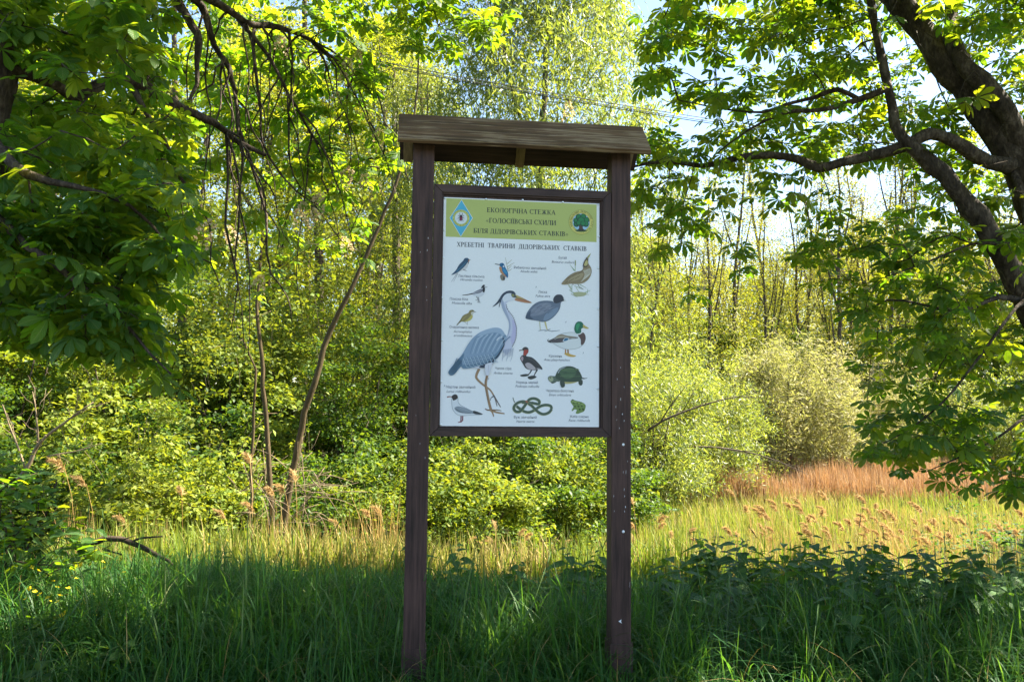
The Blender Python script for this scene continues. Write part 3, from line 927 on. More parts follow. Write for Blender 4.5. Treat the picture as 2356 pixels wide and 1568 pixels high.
p.fill([(103, 935), (150, 870), (205, 805), (262, 752), (240, 830), (245, 870), (222, 890), (160, 964), (118, 972)], DB)
p.fill([(240, 868), (340, 862), (430, 840), (520, 800), (600, 735), (640, 660), (620, 770), (540, 840), (440, 872), (330, 892), (250, 902)], (0.13, 0.22, 0.32))
p.fill([(410, 893), (440, 868), (500, 838), (555, 800), (540, 865), (520, 858), (478, 880), (470, 898)], BLK)
p.fill([(640, 590), (660, 596), (670, 640), (660, 690), (612, 770), (568, 824), (540, 870), (545, 828), (600, 762), (636, 700), (652, 640)], BLK)
p.fill([(585, 612), (612, 588), (645, 580), (640, 596), (605, 606), (592, 625)], (0.64, 0.66, 0.72))
for k in range(13):
    x_ = 330 + k * 25
    p.line([(x_ + 95, 545 + abs(k - 6) * 6), (x_ + 50, 600 + k * 2), (x_ + 10, 690), (x_ - 10, 760 - k * 3)], 9, (0.40, 0.49, 0.60) if k % 2 else (0.15, 0.24, 0.35))
for r_ in range(3):
    for k in range(9):
        x_, y_ = 250 + k * 36 + r_ * 12, 800 - k * 6 + r_ * 30
        p.line([(x_, y_), (x_ + 10, y_ + 26), (x_ + 36, y_ + 34)], 7, (0.42, 0.52, 0.62))
        p.line([(x_ + 4, y_ - 4), (x_ + 16, y_ + 18), (x_ + 40, y_ + 24)], 5, (0.10, 0.18, 0.28))
for k in range(5):
    p.line([(190 + k * 12, 800 + k * 6), (150 + k * 10, 880 + k * 4), (118 + k * 12, 945 + k * 3)], 6, (0.06, 0.12, 0.19))
p.fill([(472, 865), (545, 846), (532, 885), (512, 962), (482, 975), (472, 935)], (0.66, 0.66, 0.72))
p.line([(505, 870), (500, 950)], 7, (0.50, 0.50, 0.58))
p.done('picture', 'large printed grey heron standing')

p = Pic(R3)                                             # coot
p.line([(1020, 430), (1026, 490), (1030, 522)], 11, (0.60, 0.57, 0.42), False)
p.line([(1074, 428), (1090, 490), (1100, 520)], 16, (0.60, 0.50, 0.22))
for a, b in (((1030, 520), (1010, 526)), ((1030, 520), (1085, 515)), ((1100, 520), (1150, 530)), ((1140, 530), (1225, 520)), ((1100, 518), (1130, 506)), ((1098, 520), (1070, 530))):
    p.line([a, b], 9, (0.30, 0.32, 0.36))
p.fill([(880, 382), (900, 330), (950, 270), (1010, 232), (1080, 221), (1140, 225), (1168, 236), (1160, 200), (1180, 170), (1210, 160), (1240, 165), (1260, 190), (1272, 216), (1244, 232), (1234, 250), (1228, 290), (1206, 335), (1166, 382), (1116, 420), (1056, 436), (1000, 425), (940, 416), (886, 404)], (0.13, 0.165, 0.225))
p.fill([(950, 300), (1010, 255), (1090, 242), (1140, 262), (1110, 320), (1030, 365), (930, 372)], (0.20, 0.225, 0.29))
p.fill([(1080, 360), (1150, 310), (1210, 290), (1190, 345), (1120, 405), (1060, 420)], (0.19, 0.25, 0.34))
for k in range(12):
    x_, y_ = 920 + k * 18, 360 - (k * 41) % 100
    p.line([(x_, y_), (x_ + 30, y_ - 18), (x_ + 52, y_ - 22)], 5, (0.30, 0.31, 0.37) if k % 2 else (0.09, 0.11, 0.16))
p.fill([(882, 385), (905, 345), (930, 330), (925, 380), (960, 408), (888, 404)], (0.06, 0.085, 0.13))
p.fill([(1158, 205), (1180, 170), (1210, 159), (1242, 164), (1260, 190), (1273, 217), (1238, 232), (1195, 248), (1165, 238)], (0.04, 0.045, 0.06))
p.fill([(1258, 196), (1272, 206), (1293, 232), (1270, 222)], (0.72, 0.73, 0.72), False)
p.done('picture', 'printed slate grey coot')

p = Pic(R3)                                             # white wagtail
p.line([(385, 178), (402, 215), (400, 238)], 6, (0.06, 0.06, 0.07))
p.line([(404, 180), (410, 215), (415, 240)], 6, (0.06, 0.06, 0.07))
p.line([(376, 215), (405, 216)], 4, (0.06, 0.06, 0.07))
p.line([(395, 238), (432, 240)], 4, (0.06, 0.06, 0.07))
p.fill([(345, 155), (400, 115), (438, 92), (470, 80), (470, 130), (458, 160), (420, 186), (382, 178)], (0.66, 0.66, 0.70))
p.fill([(330, 156), (390, 120), (440, 106), (436, 136), (384, 152)], (0.17, 0.17, 0.21))
p.line([(350, 148), (430, 122)], 6, (0.50, 0.50, 0.55))
p.line([(345, 150), (300, 160), (243, 167)], 10, (0.03, 0.03, 0.04))
p.fill([(432, 100), (438, 78), (455, 62), (470, 66), (460, 84)], (0.02, 0.02, 0.025))
p.fill([(446, 98), (466, 84), (470, 110), (462, 138), (446, 130)], (0.02, 0.02, 0.025))
p.line([(468, 84), (484, 88), (494, 80)], 5, (0.03, 0.03, 0.03))
p.done('picture', 'printed white wagtail')
p = Pic(R3)                                             # reed warbler
p.line([(262, 430), (298, 466)], 4, (0.35, 0.32, 0.28))
p.line([(300, 425), (290, 462)], 4, (0.35, 0.32, 0.28))
p.fill([(181, 472), (222, 415), (250, 370), (302, 345), (315, 322), (345, 313), (366, 332), (345, 360), (345, 392), (312, 422), (265, 436), (232, 434)], (0.26, 0.21, 0.085))
p.fill([(262, 432), (300, 405), (340, 362), (345, 392), (314, 424)], (0.52, 0.44, 0.12))
p.fill([(335, 335), (362, 334), (345, 362), (330, 360)], (0.60, 0.56, 0.48))
p.line([(232, 425), (285, 372)], 12, (0.36, 0.29, 0.10))
p.line([(190, 465), (240, 405)], 9, (0.14, 0.11, 0.05))
p.line([(362, 334), (383, 333)], 5, (0.10, 0.09, 0.08))
p.dot(346, 326, 5, (0.02, 0.02, 0.02))
p.done('picture', 'printed brown and yellow reed warbler')
p = Pic(R3)                                             # black-headed gull
for a, b in (((230, 1375), (228, 1440)), ((247, 1375), (245, 1432))):
    p.line([a, b], 11, (0.20, 0.03, 0.05), False)
p.line([(236, 1438), (198, 1446)], 11, (0.20, 0.03, 0.05))
p.line([(246, 1430), (225, 1428)], 9, (0.20, 0.03, 0.05))
p.fill([(133, 1245), (136, 1205), (160, 1188), (198, 1190), (202, 1238), (226, 1270), (282, 1300), (344, 1330), (448, 1364), (380, 1374), (300, 1377), (230, 1382), (180, 1362), (142, 1312)], (0.30, 0.33, 0.37))
p.fill([(137, 1245), (140, 1210), (162, 1194), (194, 1195), (198, 1240), (222, 1274), (280, 1304), (340, 1334), (430, 1362), (380, 1371), (300, 1374), (230, 1378), (182, 1358), (146, 1310)], (0.70, 0.71, 0.74))
p.fill([(162, 1302), (200, 1284), (262, 1298), (332, 1326), (405, 1350), (332, 1358), (240, 1352), (188, 1336)], (0.25, 0.29, 0.33))
p.line([(175, 1312), (240, 1345), (330, 1354)], 6, (0.08, 0.10, 0.12))
p.line([(215, 1300), (290, 1325), (360, 1342)], 6, (0.36, 0.40, 0.44))
p.fill([(360, 1328), (450, 1363), (385, 1366), (352, 1352)], (0.04, 0.045, 0.05))
p.fill([(132, 1188), (152, 1168), (178, 1164), (196, 1182), (190, 1208), (152, 1226), (142, 1206)], (0.045, 0.035, 0.035))
p.line([(88, 1191), (112, 1186), (138, 1190)], 11, (0.24, 0.06, 0.07))
p.done('picture', 'printed black-headed gull')
p = Pic(R3)                                             # mallard
p.line([(1283, 708), (1281, 752)], 13, (0.42, 0.20, 0.07), False)
p.line([(1305, 708), (1310, 768)], 16, (0.34, 0.16, 0.08), False)
p.fill([(1268, 756), (1300, 746), (1345, 764), (1388, 774), (1362, 788), (1308, 780)], (0.58, 0.36, 0.09))
p.fill([(1105, 632), (1180, 590), (1250, 550), (1330, 538), (1400, 545), (1440, 558), (1480, 600), (1470, 650), (1430, 690), (1370, 710), (1290, 713), (1220, 690), (1160, 655)], (0.34, 0.36, 0.36))
p.fill([(1112, 634), (1180, 596), (1250, 555), (1330, 543), (1400, 549), (1440, 562), (1474, 600), (1466, 648), (1428, 686), (1370, 706), (1290, 709), (1222, 686), (1162, 652)], (0.70, 0.71, 0.71))
p.fill([(1108, 626), (1170, 596), (1225, 560), (1290, 578), (1402, 588), (1395, 602), (1330, 608), (1260, 638), (1180, 646), (1130, 640)], (0.09, 0.075, 0.08))
p.fill([(1180, 592), (1230, 558), (1300, 574), (1400, 588), (1300, 590), (1235, 600)], (0.30, 0.24, 0.17))
p.line([(1170, 606), (1240, 585), (1330, 598), (1404, 592)], 5, (0.60, 0.56, 0.48))
p.fill([(1252, 628), (1278, 597), (1322, 604), (1290, 630)], (0.70, 0.70, 0.72))
p.fill([(1260, 624), (1282, 600), (1314, 606), (1288, 626)], (0.02, 0.15, 0.28))
p.line([(1135, 640), (1106, 630), (1102, 616), (1116, 610)], 9, (0.02, 0.02, 0.02))
p.fill([(1408, 568), (1450, 540), (1478, 562), (1484, 610), (1466, 652), (1438, 668), (1434, 610)], (0.11, 0.065, 0.06))
p.fill([(1371, 490), (1384, 450), (1410, 431), (1440, 434), (1460, 455), (1466, 488), (1440, 505), (1438, 540), (1412, 560), (1384, 546), (1371, 515)], (0.02, 0.15, 0.085))
p.fill([(1388, 480), (1405, 450), (1425, 460), (1412, 500), (1398, 525)], (0.04, 0.30, 0.13))
p.line([(1394, 560), (1425, 556), (1452, 538)], 10, (0.74, 0.74, 0.74), False)
p.fill([(1460, 462), (1488, 480), (1516, 496), (1498, 504), (1460, 492)], (0.52, 0.40, 0.12))
p.done('picture', 'printed green-headed mallard')
p = Pic(R3)                                             # little grebe
p.line([(942, 915), (918, 955), (888, 970)], 13, (0.05, 0.05, 0.055))
p.fill([(826, 970), (886, 958), (914, 972), (880, 984), (838, 984)], (0.045, 0.05, 0.05))
p.line([(998, 915), (975, 955), (962, 985)], 14, (0.05, 0.05, 0.055))
p.fill([(904, 986), (958, 974), (990, 990), (940, 1014), (906, 1004)], (0.045, 0.05, 0.05))
p.fill([(824, 805), (838, 776), (860, 765), (856, 742), (868, 702), (905, 700), (907, 740), (886, 778), (940, 790), (990, 830), (1040, 888), (1048, 916), (1015, 905), (990, 919), (930, 919), (880, 900), (848, 850)], (0.045, 0.045, 0.05))
p.fill([(858, 738), (872, 712), (904, 706), (904, 742), (880, 772), (858, 768)], (0.38, 0.06, 0.045))
p.fill([(842, 715), (860, 692), (885, 687), (904, 700), (902, 716), (872, 714), (850, 728)], (0.06, 0.045, 0.045))
p.line([(816, 723), (852, 716)], 10, (0.05, 0.05, 0.05))
p.dot(849, 722, 5, (0.6, 0.6, 0.5))
p.fill([(830, 802), (846, 780), (858, 800), (846, 832)], (0.42, 0.30, 0.33))
p.fill([(874, 864), (912, 845), (968, 886), (978, 914), (912, 912)], (0.44, 0.38, 0.40))
p.fill([(985, 905), (1015, 900), (1030, 912), (1000, 912)], (0.4, 0.36, 0.38))
p.line([(900, 800), (960, 830), (1020, 885)], 6, (0.10, 0.10, 0.10))
p.done('picture', 'printed little grebe with red neck')
p = Pic(R3)                                             # pond turtle
p.fill([(1444, 994), (1475, 1000), (1506, 996), (1472, 1010), (1445, 1006)], (0.06, 0.08, 0.07))
p.fill([(1414, 1026), (1450, 1018), (1454, 1060), (1432, 1076), (1414, 1056)], (0.05, 0.065, 0.05))
p.fill([(1135, 1030), (1200, 1020), (1180, 1045), (1145, 1055)], (0.06, 0.08, 0.06))
p.fill([(1104, 996), (1124, 978), (1160, 980), (1205, 985), (1225, 1030), (1180, 1036), (1140, 1046), (1110, 1022)], (0.11, 0.15, 0.11))
p.fill([(1110, 1000), (1125, 985), (1150, 990), (1160, 1020), (1135, 1036), (1114, 1020)], (0.34, 0.37, 0.24))
p.dot(1128, 996, 7, (0.04, 0.05, 0.03))
p.fill([(1245, 1034), (1405, 1030), (1350, 1054), (1275, 1058)], (0.46, 0.40, 0.17))
p.fill([(1178, 992), (1195, 940), (1230, 900), (1290, 880), (1350, 884), (1402, 910), (1432, 952), (1450, 1002), (1420, 1030), (1350, 1040), (1260, 1036), (1208, 1016)], (0.045, 0.075, 0.05))
p.fill([(1222, 940), (1285, 902), (1350, 902), (1390, 945), (1345, 1000), (1270, 1000)], (0.075, 0.135, 0.07))
for k in range(34):
    x_, y_ = 1215 + (k * 61) % 205, 905 + (k * 37) % 110
    p.line([(x_, y_), (x_ + 16, y_ + 5 - (k % 3) * 5)], 6, ((0.20, 0.26, 0.12), (0.03, 0.05, 0.04), (0.14, 0.21, 0.10))[k % 3])
p.line([(1205, 950), (1232, 912), (1282, 888)], 8, (0.42, 0.46, 0.50))
p.fill([(1226, 1028), (1268, 1034), (1274, 1080), (1252, 1096), (1234, 1082)], (0.05, 0.07, 0.055))
p.done('picture', 'printed dark green pond turtle')
p = Pic(C4)                                             # grass snake
path = [(140, 1118), (180, 1152), (262, 1202), (340, 1214), (420, 1182), (480, 1140), (540, 1110), (610, 1098), (680, 1114), (698, 1162), (652, 1218), (572, 1244), (500, 1222), (430, 1162), (380, 1112), (330, 1074), (372, 1062), (430, 1074), (488, 1082), (502, 1042), (460, 1006), (400, 994), (342, 1012), (305, 1058), (255, 1130), (192, 1200), (130, 1202), (94, 1162), (106, 1110), (160, 1062), (236, 1042), (290, 1052)]
p.line([(80, 978), (92, 1020), (108, 1060)], 12, (0.10, 0.13, 0.10), False)
cuts = [0, 9, 16, 24, 31]
for a, b in zip(cuts[:-1], cuts[1:]):
    seg = path[a:b + 1]
    p.line(seg, 46, (0.26, 0.28, 0.13), False)
    p.line([(x_, y_ - 3) for x_, y_ in seg], 32, (0.05, 0.085, 0.06), False)
    p.line([(x_ - 3, y_ - 7) for x_, y_ in seg], 10, (0.09, 0.13, 0.10), False)
p.fill([(225, 1050), (262, 1028), (305, 1036), (300, 1066), (250, 1080), (225, 1075)], (0.09, 0.12, 0.08))
p.fill([(278, 1032), (305, 1028), (318, 1056), (295, 1064)], (0.36, 0.13, 0.07))
p.done('picture', 'printed coiled grass snake')
p = Pic(R3)                                             # marsh frog
p.fill([(1332, 1236), (1352, 1214), (1382, 1226), (1440, 1240), (1480, 1266), (1484, 1292), (1470, 1332), (1442, 1346), (1402, 1360), (1384, 1350), (1396, 1322), (1372, 1316), (1352, 1332), (1343, 1324), (1362, 1290), (1345, 1262)], (0.17, 0.26, 0.075))
p.line([(1345, 1232), (1400, 1246), (1465, 1268)], 7, (0.36, 0.44, 0.16))
for k in range(22):
    x_, y_ = 1362 + (k * 47) % 105, 1250 + (k * 31) % 92
    if y_ - 1250 < (x_ - 1345) * 1.1 and x_ < 1476:
        p.dot(x_, y_, 5 + k % 3 * 2, (0.055, 0.08, 0.03))
p.dot(1353, 1222, 7, (0.05, 0.06, 0.02))
p.done('picture', 'printed spotted green frog')
# specks of dirt on the poster
p = Pic(R3)
for x_, y_ in ((1460, 748), (985, 85), (1285, 437), (62, 1078), (505, 1008)):
    p.line([(x_ + 4, y_ - 8), (x_ - 4, y_ + 8)], 5, (0.10, 0.11, 0.16))
p.done('dirt_specks')['kind'] = 'stuff'

# screws along the poster edge
bm = bmesh.new()
bmesh.ops.create_uvsphere(bm, u_segments=10, v_segments=6, radius=1.0)
scr = bpy.data.meshes.new('screw')
bm.to_mesh(scr)
bm.free()
scr.polygons.foreach_set('use_smooth', np.ones(len(scr.polygons), bool))
scr.materials.append(M['screw_metal'])
for fn, pts in ((R2, [(84, 68), (590, 82), (1042, 90), (1538, 118), (1972, 150), (70, 468), (62, 802), (48, 1298), (1982, 542), (1974, 930), (1972, 1434)]),
                (R3, [(36, 616), (28, 1036), (22, 1466), (1608, 682), (1608, 1108)])):
    for q in pts:
        u, z = fn(*q)
        s_ = obj('screw', scr, panel)
        s_.location = (u, PY - 0.001, z)
        s_.scale = (0.0065, 0.004, 0.0065)
M['fleck'] = plain_mat('fleck', (0.60, 0.58, 0.60), 0.7)
M['white_paint'] = plain_mat('white_paint', (0.78, 0.78, 0.80), 0.5)
for px, py in ((1434, 1022), (1434, 1222)):
    u, z = on_sign(px, py, 0)
    s_ = obj('nail_head', scr.copy(), post_b)
    s_.data.materials[0] = M['white_paint']
    s_.location = (u, -0.001, z)
    s_.scale = (0.008, 0.004, 0.008)


def flecks(parent, spots, name):
    """thin chips in the paint of a post"""
    V, T, n = [], [], 0
    for px, py, w, h in spots:
        u, z = on_sign(px, py, 0)
        k = 7
        a = np.arange(k) / k * 2 * math.pi
        r_ = rng.uniform(0.45, 1.15, k)
        V += [(u + math.cos(t) * w * q * 0.0006, -0.0006, z + math.sin(t) * h * q * 0.0011) for t, q in zip(a, r_)]
        T += [(n, n + i, n + i + 1) for i in range(1, k - 1)]
        n += k
    obj(name, new_mesh(name, V, T, M['fleck']), parent, kind='stuff')


flecks(post_b, [(1420, 872, 3, 7), (1428, 918, 3, 9), (1417, 935, 2, 8), (1432, 952, 6, 5), (1419, 965, 2, 5), (1436, 968, 3, 10), (1425, 985, 3, 6), (1440, 1085, 2, 12), (1434, 1085, 2, 9),
                (1436, 1125, 3, 9), (1437, 1140, 3, 8), (1412, 1140, 2, 8), (1413, 1175, 2, 6), (1439, 1165, 4, 6), (1437, 1175, 3, 5), (1436, 890, 2, 8), (1449, 1345, 1, 20), (1444, 1060, 1.5, 7), (1428, 845, 2, 8)], 'paint_chips')
flecks(post_a, [(985, 548, 2.5, 6), (983, 575, 2.5, 7), (967, 580, 2, 5), (982, 690, 1.5, 6), (981, 660, 1.5, 5), (978, 1052, 2.5, 6), (966, 1020, 1.2, 5), (957, 955, 1, 4)], 'paint_chips')
u, z = on_sign(1427, 1428, 0)
obj('paper_scrap', new_mesh('paper_scrap', [(u - .010, -.0012, z), (u + .006, -.0025, z + .011), (u + .004, -.0012, z - .002), (u + .009, -.003, z - .012), (u - .001, -.0012, z - .006)],
                            [(0, 2, 1), (0, 4, 2), (2, 4, 3)], M['white_paint']), post_b)
# ------------------------------------------------------------------ leaf shapes
def blade_tmpl(rows, fold=0.18, droop=0.0, tip=1.0):
    """leaf along +y, unit length; rows = [(t, half width)]; returns verts, tris, (side, along)"""
    V, A, T = [(0, 0, 0)], [(0, 0)], []
    for t, w in rows:
        for s in (-1, 0, 1):
            V.append((s * w, t, abs(s) * w * fold - droop * t * t))
            A.append((s, t))
    V.append((0, tip, -droop))
    A.append((0, 1))
    T += [(0, 2, 1), (0, 3, 2)]
    n = len(rows)
    for i in range(n - 1):
        a = 1 + 3 * i
        b = a + 3
        T += [(a, a + 1, b), (a + 1, b + 1, b), (a + 1, a + 2, b + 1), (a + 2, b + 2, b + 1)]
    a = 1 + 3 * (n - 1)
    e = len(V) - 1
    T += [(a, a + 1, e), (a + 1, a + 2, e)]
    return np.array(V, float), np.array(T), np.array(A, float)


def palmate(nl, length, droop, fold, rows, seed, petiole=0.09):
    """horse-chestnut leaf: leaflets fanned out from the end of a stalk"""
    r = np.random.default_rng(seed)
    V, T, A, n = [], [], [], 0
    pv = np.array([(-0.0022, 0, 0), (0.0022, 0, 0), (-0.0016, petiole, 0.004), (0.0016, petiole, 0.004)])
    V.append(pv)
    A.append(np.zeros((4, 2)))
    T.append(np.array([(0, 1, 3), (0, 3, 2)]))
    n = 4
    for i in range(nl):
        f = (i - (nl - 1) / 2) / ((nl - 1) / 2)
        ang = f * RAD(118) + r.normal(0, 0.07)
        ln = length * (1.0 - 0.45 * abs(f) ** 1.4) * r.uniform(0.92, 1.06)
        v, t, a = blade_tmpl(rows, fold, droop * r.uniform(0.5, 1.5))
        v = v * ln
        tw = r.normal(0, 0.22)
        v = v @ np.array([[math.cos(tw), 0, math.sin(tw)], [0, 1, 0], [-math.sin(tw), 0, math.cos(tw)]])
        c, s = math.cos(ang), math.sin(ang)
        v = np.c_[v[:, 0] * c + v[:, 1] * s, -v[:, 0] * s + v[:, 1] * c, v[:, 2]]
        v += (0, petiole, 0.004)
        V.append(v)
        A.append(a)
        T.append(t + n)
        n += len(v)
    return np.concatenate(V), np.concatenate(T), np.concatenate(A)


HI = [(0.18, 0.045), (0.42, 0.125), (0.66, 0.20), (0.80, 0.195), (0.92, 0.11)]
LO = [(0.68, 0.20)]
CH_HI = [palmate(nl, 0.175, dr, 0.16, HI, k) for k, (nl, dr) in enumerate(((7, 0.20), (6, 0.35), (5, 0.12), (7, 0.5)))]
CH_LO = [palmate(nl, 0.175, dr, 0.16, LO, 20 + k) for k, (nl, dr) in enumerate(((6, 0.25), (5, 0.4), (6, 0.15)))]
OVAL = blade_tmpl([(0.22, 0.20), (0.50, 0.27), (0.78, 0.17)], 0.2, 0.12)
OVAL_S = blade_tmpl([(0.45, 0.27)], 0.25, 0.1)
NARROW = blade_tmpl([(0.45, 0.10)], 0.2, 0.15)
NETTLE = blade_tmpl([(0.10, 0.20), (0.25, 0.27), (0.45, 0.25), (0.65, 0.17), (0.85, 0.07)], 0.22, 0.25)
PETAL = blade_tmpl([(0.35, 0.28), (0.75, 0.36)], 0.1, -0.1)


def frames(d, n):
    d = d / (np.linalg.norm(d, axis=1)[:, None] + 1e-9)
    z = n - d * (n * d).sum(1)[:, None]
    z /= np.linalg.norm(z, axis=1)[:, None] + 1e-9
    x = np.cross(d, z)
    return np.stack([x, d, z], -1)                     # columns


def scatter(tmpl, pos, d, n, scale, rnd):
    """copies of a leaf shape as one big array"""
    V, T, A = tmpl
    R = frames(d, n)
    W = np.einsum('nij,kj->nki', R, V) * scale[:, None, None] + pos[:, None, :]
    k = len(V)
    TT = (T[None] + (np.arange(len(pos)) * k)[:, None, None]).reshape(-1, 3)
    lv = np.empty((len(pos), k, 3), np.float32)
    lv[:, :, :2] = A[None]
    lv[:, :, 2] = rnd[:, None]
    return W.reshape(-1, 3), TT, lv.reshape(-1, 3)


def merge(parts):
    V, T, L, n = [], [], [], 0
    for v, t, l in parts:
        V.append(v)
        T.append(t + n)
        L.append(l)
        n += len(v)
    return np.concatenate(V), np.concatenate(T), np.concatenate(L)


def rand_dir(r, n, up=0.0, spread=1.0):
    v = r.normal(0, spread, (n, 3))
    v[:, 2] += up
    return v / (np.linalg.norm(v, axis=1)[:, None] + 1e-9)


def grow(limbs, pts, r, arch=0.12, wig=0.10, step=0.11, bias=0.6, outward=0.0):
    """connect every point to the nearest wood by a curved twig; returns [(points, radii)], end directions"""
    base = np.concatenate([l[:, :3] for l in limbs])
    N = np.empty((len(base) + 40 * len(pts) + 10, 3))
    N[:len(base)] = base
    n = len(base)
    par = [-1] * n
    d0 = np.array([np.min(np.linalg.norm(base - q, axis=1)) for q in pts])
    chains, tips = [], {}
    for a in np.argsort(d0):
        q = pts[a]
        dv = N[:n] - q
        c = np.sqrt((dv * dv).sum(1)) + bias * np.maximum(0, -dv[:, 2])
        j = int(np.argmin(c))
        s = N[j].copy()
        L = np.linalg.norm(q - s) + 1e-6
        m = int(min(38, max(2, L / step)))
        mid = (s + q) / 2 + np.array([0, 0, arch * L]) + r.normal(0, wig * L, 3)
        t = (np.arange(1, m + 1) / m)[:, None]
        b = (1 - t) ** 2 * s + 2 * t * (1 - t) * mid + t * t * q
        if m > 3:
            b[:-1] += r.normal(0, 0.006, (m - 1, 3)) * min(1.0, L)
        N[n:n + m] = b
        par += [j] + list(range(n, n + m - 1))
        chains.append((j, n, m))
        tips[int(a)] = (n, m)
        n += m
    cnt = np.ones(n)
    P_ = np.array(par)
    for i in range(n - 1, len(base) - 1, -1):
        if P_[i] >= 0:
            is_tip = 0
            cnt[P_[i]] += cnt[i] * 1.0 if True else is_tip
    leafn = cnt
    out = []
    for j, a, m in chains:
        idx = np.r_[j, np.arange(a, a + m)]
        out.append((N[idx], leafn[idx]))
    ends = {k: N[a:a + m] for k, (a, m) in tips.items()}
    return out, ends


def twig_tubes(tb, chains, r0=0.0022, pw=0.34, rmax=0.03):
    for pts, c in chains:
        rad = np.minimum(rmax, r0 * np.minimum(c, 4000) ** pw)
        rad[0] = min(rad[0], rad[1] * 1.25)
        tb.add(pts, rad, 5 if rad[0] > 0.008 else 3)


def leaf_sites(ends, r, per=5, back=0.16):
    """positions and directions for leaves round the twig ends"""
    pos, d, nrm = [], [], []
    for k, b in ends.items():
        tip = b[-1]
        td = tip - b[-2] if len(b) > 1 else np.array([0, 0, -1.0])
        td = td / (np.linalg.norm(td) + 1e-9)
        a0 = r.uniform(0, 2 * math.pi)
        m = max(2, int(round(r.normal(per, per * 0.2))))
        for i in range(m):
            pair = i // 2
            az = a0 + (i % 2) * math.pi + pair * math.pi / 2 + r.normal(0, 0.25)
            out = np.array([math.cos(az), math.sin(az), r.normal(-0.12, 0.25)])
            pos.append(tip - td * (pair * back / max(1, m // 2)) + r.normal(0, 0.006, 3))
            d.append(out + td * 0.35)
            nrm.append(np.array([0, 0, 1.0]) + 0.7 * out * r.uniform(0, 1) + r.normal(0, 0.36, 3))
    return np.array(pos), np.array(d), np.array(nrm)


BLOSSOM = None


def blossom_mesh():
    """upright candle of small flowers"""
    r = np.random.default_rng(5)
    n = 120
    h = r.uniform(0, 1, n) ** 0.8
    az = r.uniform(0, 2 * math.pi, n)
    rr = 0.045 * (1 - h) ** 0.7 + 0.008
    pos = np.c_[np.cos(az) * rr, np.sin(az) * rr, 0.03 + h * 0.17]
    d = np.c_[np.cos(az), np.sin(az), r.normal(0.2, 0.4, n)]
    v, t, l = scatter(PETAL, pos, d, rand_dir(r, n, 0.6), r.uniform(0.014, 0.024, n), r.uniform(0, 1, n))
    return new_mesh('blossom', v, t, M['blossom'], lv=l)


BLOSSOM = blossom_mesh()
leaf_meshes = [new_mesh('leaf', v, t, M['chestnut_leaf'], lv=np.c_[a, np.zeros(len(v))]) for v, t, a in CH_HI]


def place_leaves(parent, pos, d, nrm, sc, r, limit=300, tmpl_hi=CH_HI, tmpl_lo=CH_LO, meshes=None, mat='chestnut_leaf', hi_dist=9.0, foliage_name='foliage'):
    """the leaves that show largest become objects, all others one mass"""
    px, py, ok = project(pos)
    seen = ok & (px > -40) & (px < 2396) & (py > -40) & (py < 1608)
    dist = np.linalg.norm(pos - np.array([0, 0, EYE]), axis=1)
    key = np.where(seen, dist / sc, 1e6)
    order = np.argsort(key)
    one = np.zeros(len(pos), bool)
    one[order[:limit]] = True
    one &= seen
    R = frames(d, nrm)
    kind = r.integers(0, len(meshes), len(pos))
    for i in np.nonzero(one)[0]:
        o = obj('leaf', meshes[kind[i]], parent)
        m4 = np.eye(4)
        m4[:3, :3] = R[i] * sc[i]
        m4[:3, 3] = pos[i]
        o.matrix_parent_inverse = parent.matrix_world.inverted() if False else Matrix.Identity(4)
        o.matrix_basis = Matrix(m4.tolist())
    rest = ~one
    hi = rest & seen & (dist < hi_dist)
    lo = rest & ~hi
    parts = []
    rnd = r.uniform(0, 1, len(pos))
    for msk, tm in ((hi, tmpl_hi), (lo, tmpl_lo)):
        which = r.integers(0, len(tm), len(pos))
        for k in range(len(tm)):
            q = msk & (which == k)
            if q.any():
                parts.append(scatter(tm[k], pos[q], d[q], nrm[q], sc[q], rnd[q]))
    if parts:
        v, t, l = merge(parts)
        obj(foliage_name, new_mesh(foliage_name, v, t, M[mat], lv=l), parent, kind='stuff')


def clear_of(pos, limbs, px_gap=22):
    """leaves that do not hang right before a thick limb"""
    ax, ay, _ = project(pos)
    ok = np.ones(len(pos), bool)
    for l in limbs:
        l = l[l[:, 3] > 0.014]
        if len(l) == 0:
            continue
        bx, by, _ = project(l[:, :3])
        d = np.hypot(ax[:, None] - bx[None], ay[:, None] - by[None])
        j = np.argmin(d, axis=1)
        w = l[j, 3] / l[j, 1] * FPX
        ok &= ~((d[np.arange(len(pos)), j] < px_gap + w) & (pos[:, 1] < l[j, 1] + 0.1))
    return ok


def limb(rows, step=0.12):
    """rows of (px, py, depth, radius)"""
    return spline([(*P(a, b, c), r_) for a, b, c, r_ in rows], step)


def sun_shadow(pts, z=0.2):
    """where the sun drops the shadow of each point on the level z"""
    k = (pts[:, 2] - z) / SUN[2]
    return pts[:, 0] - SUN[0] * k, pts[:, 1] - SUN[1] * k


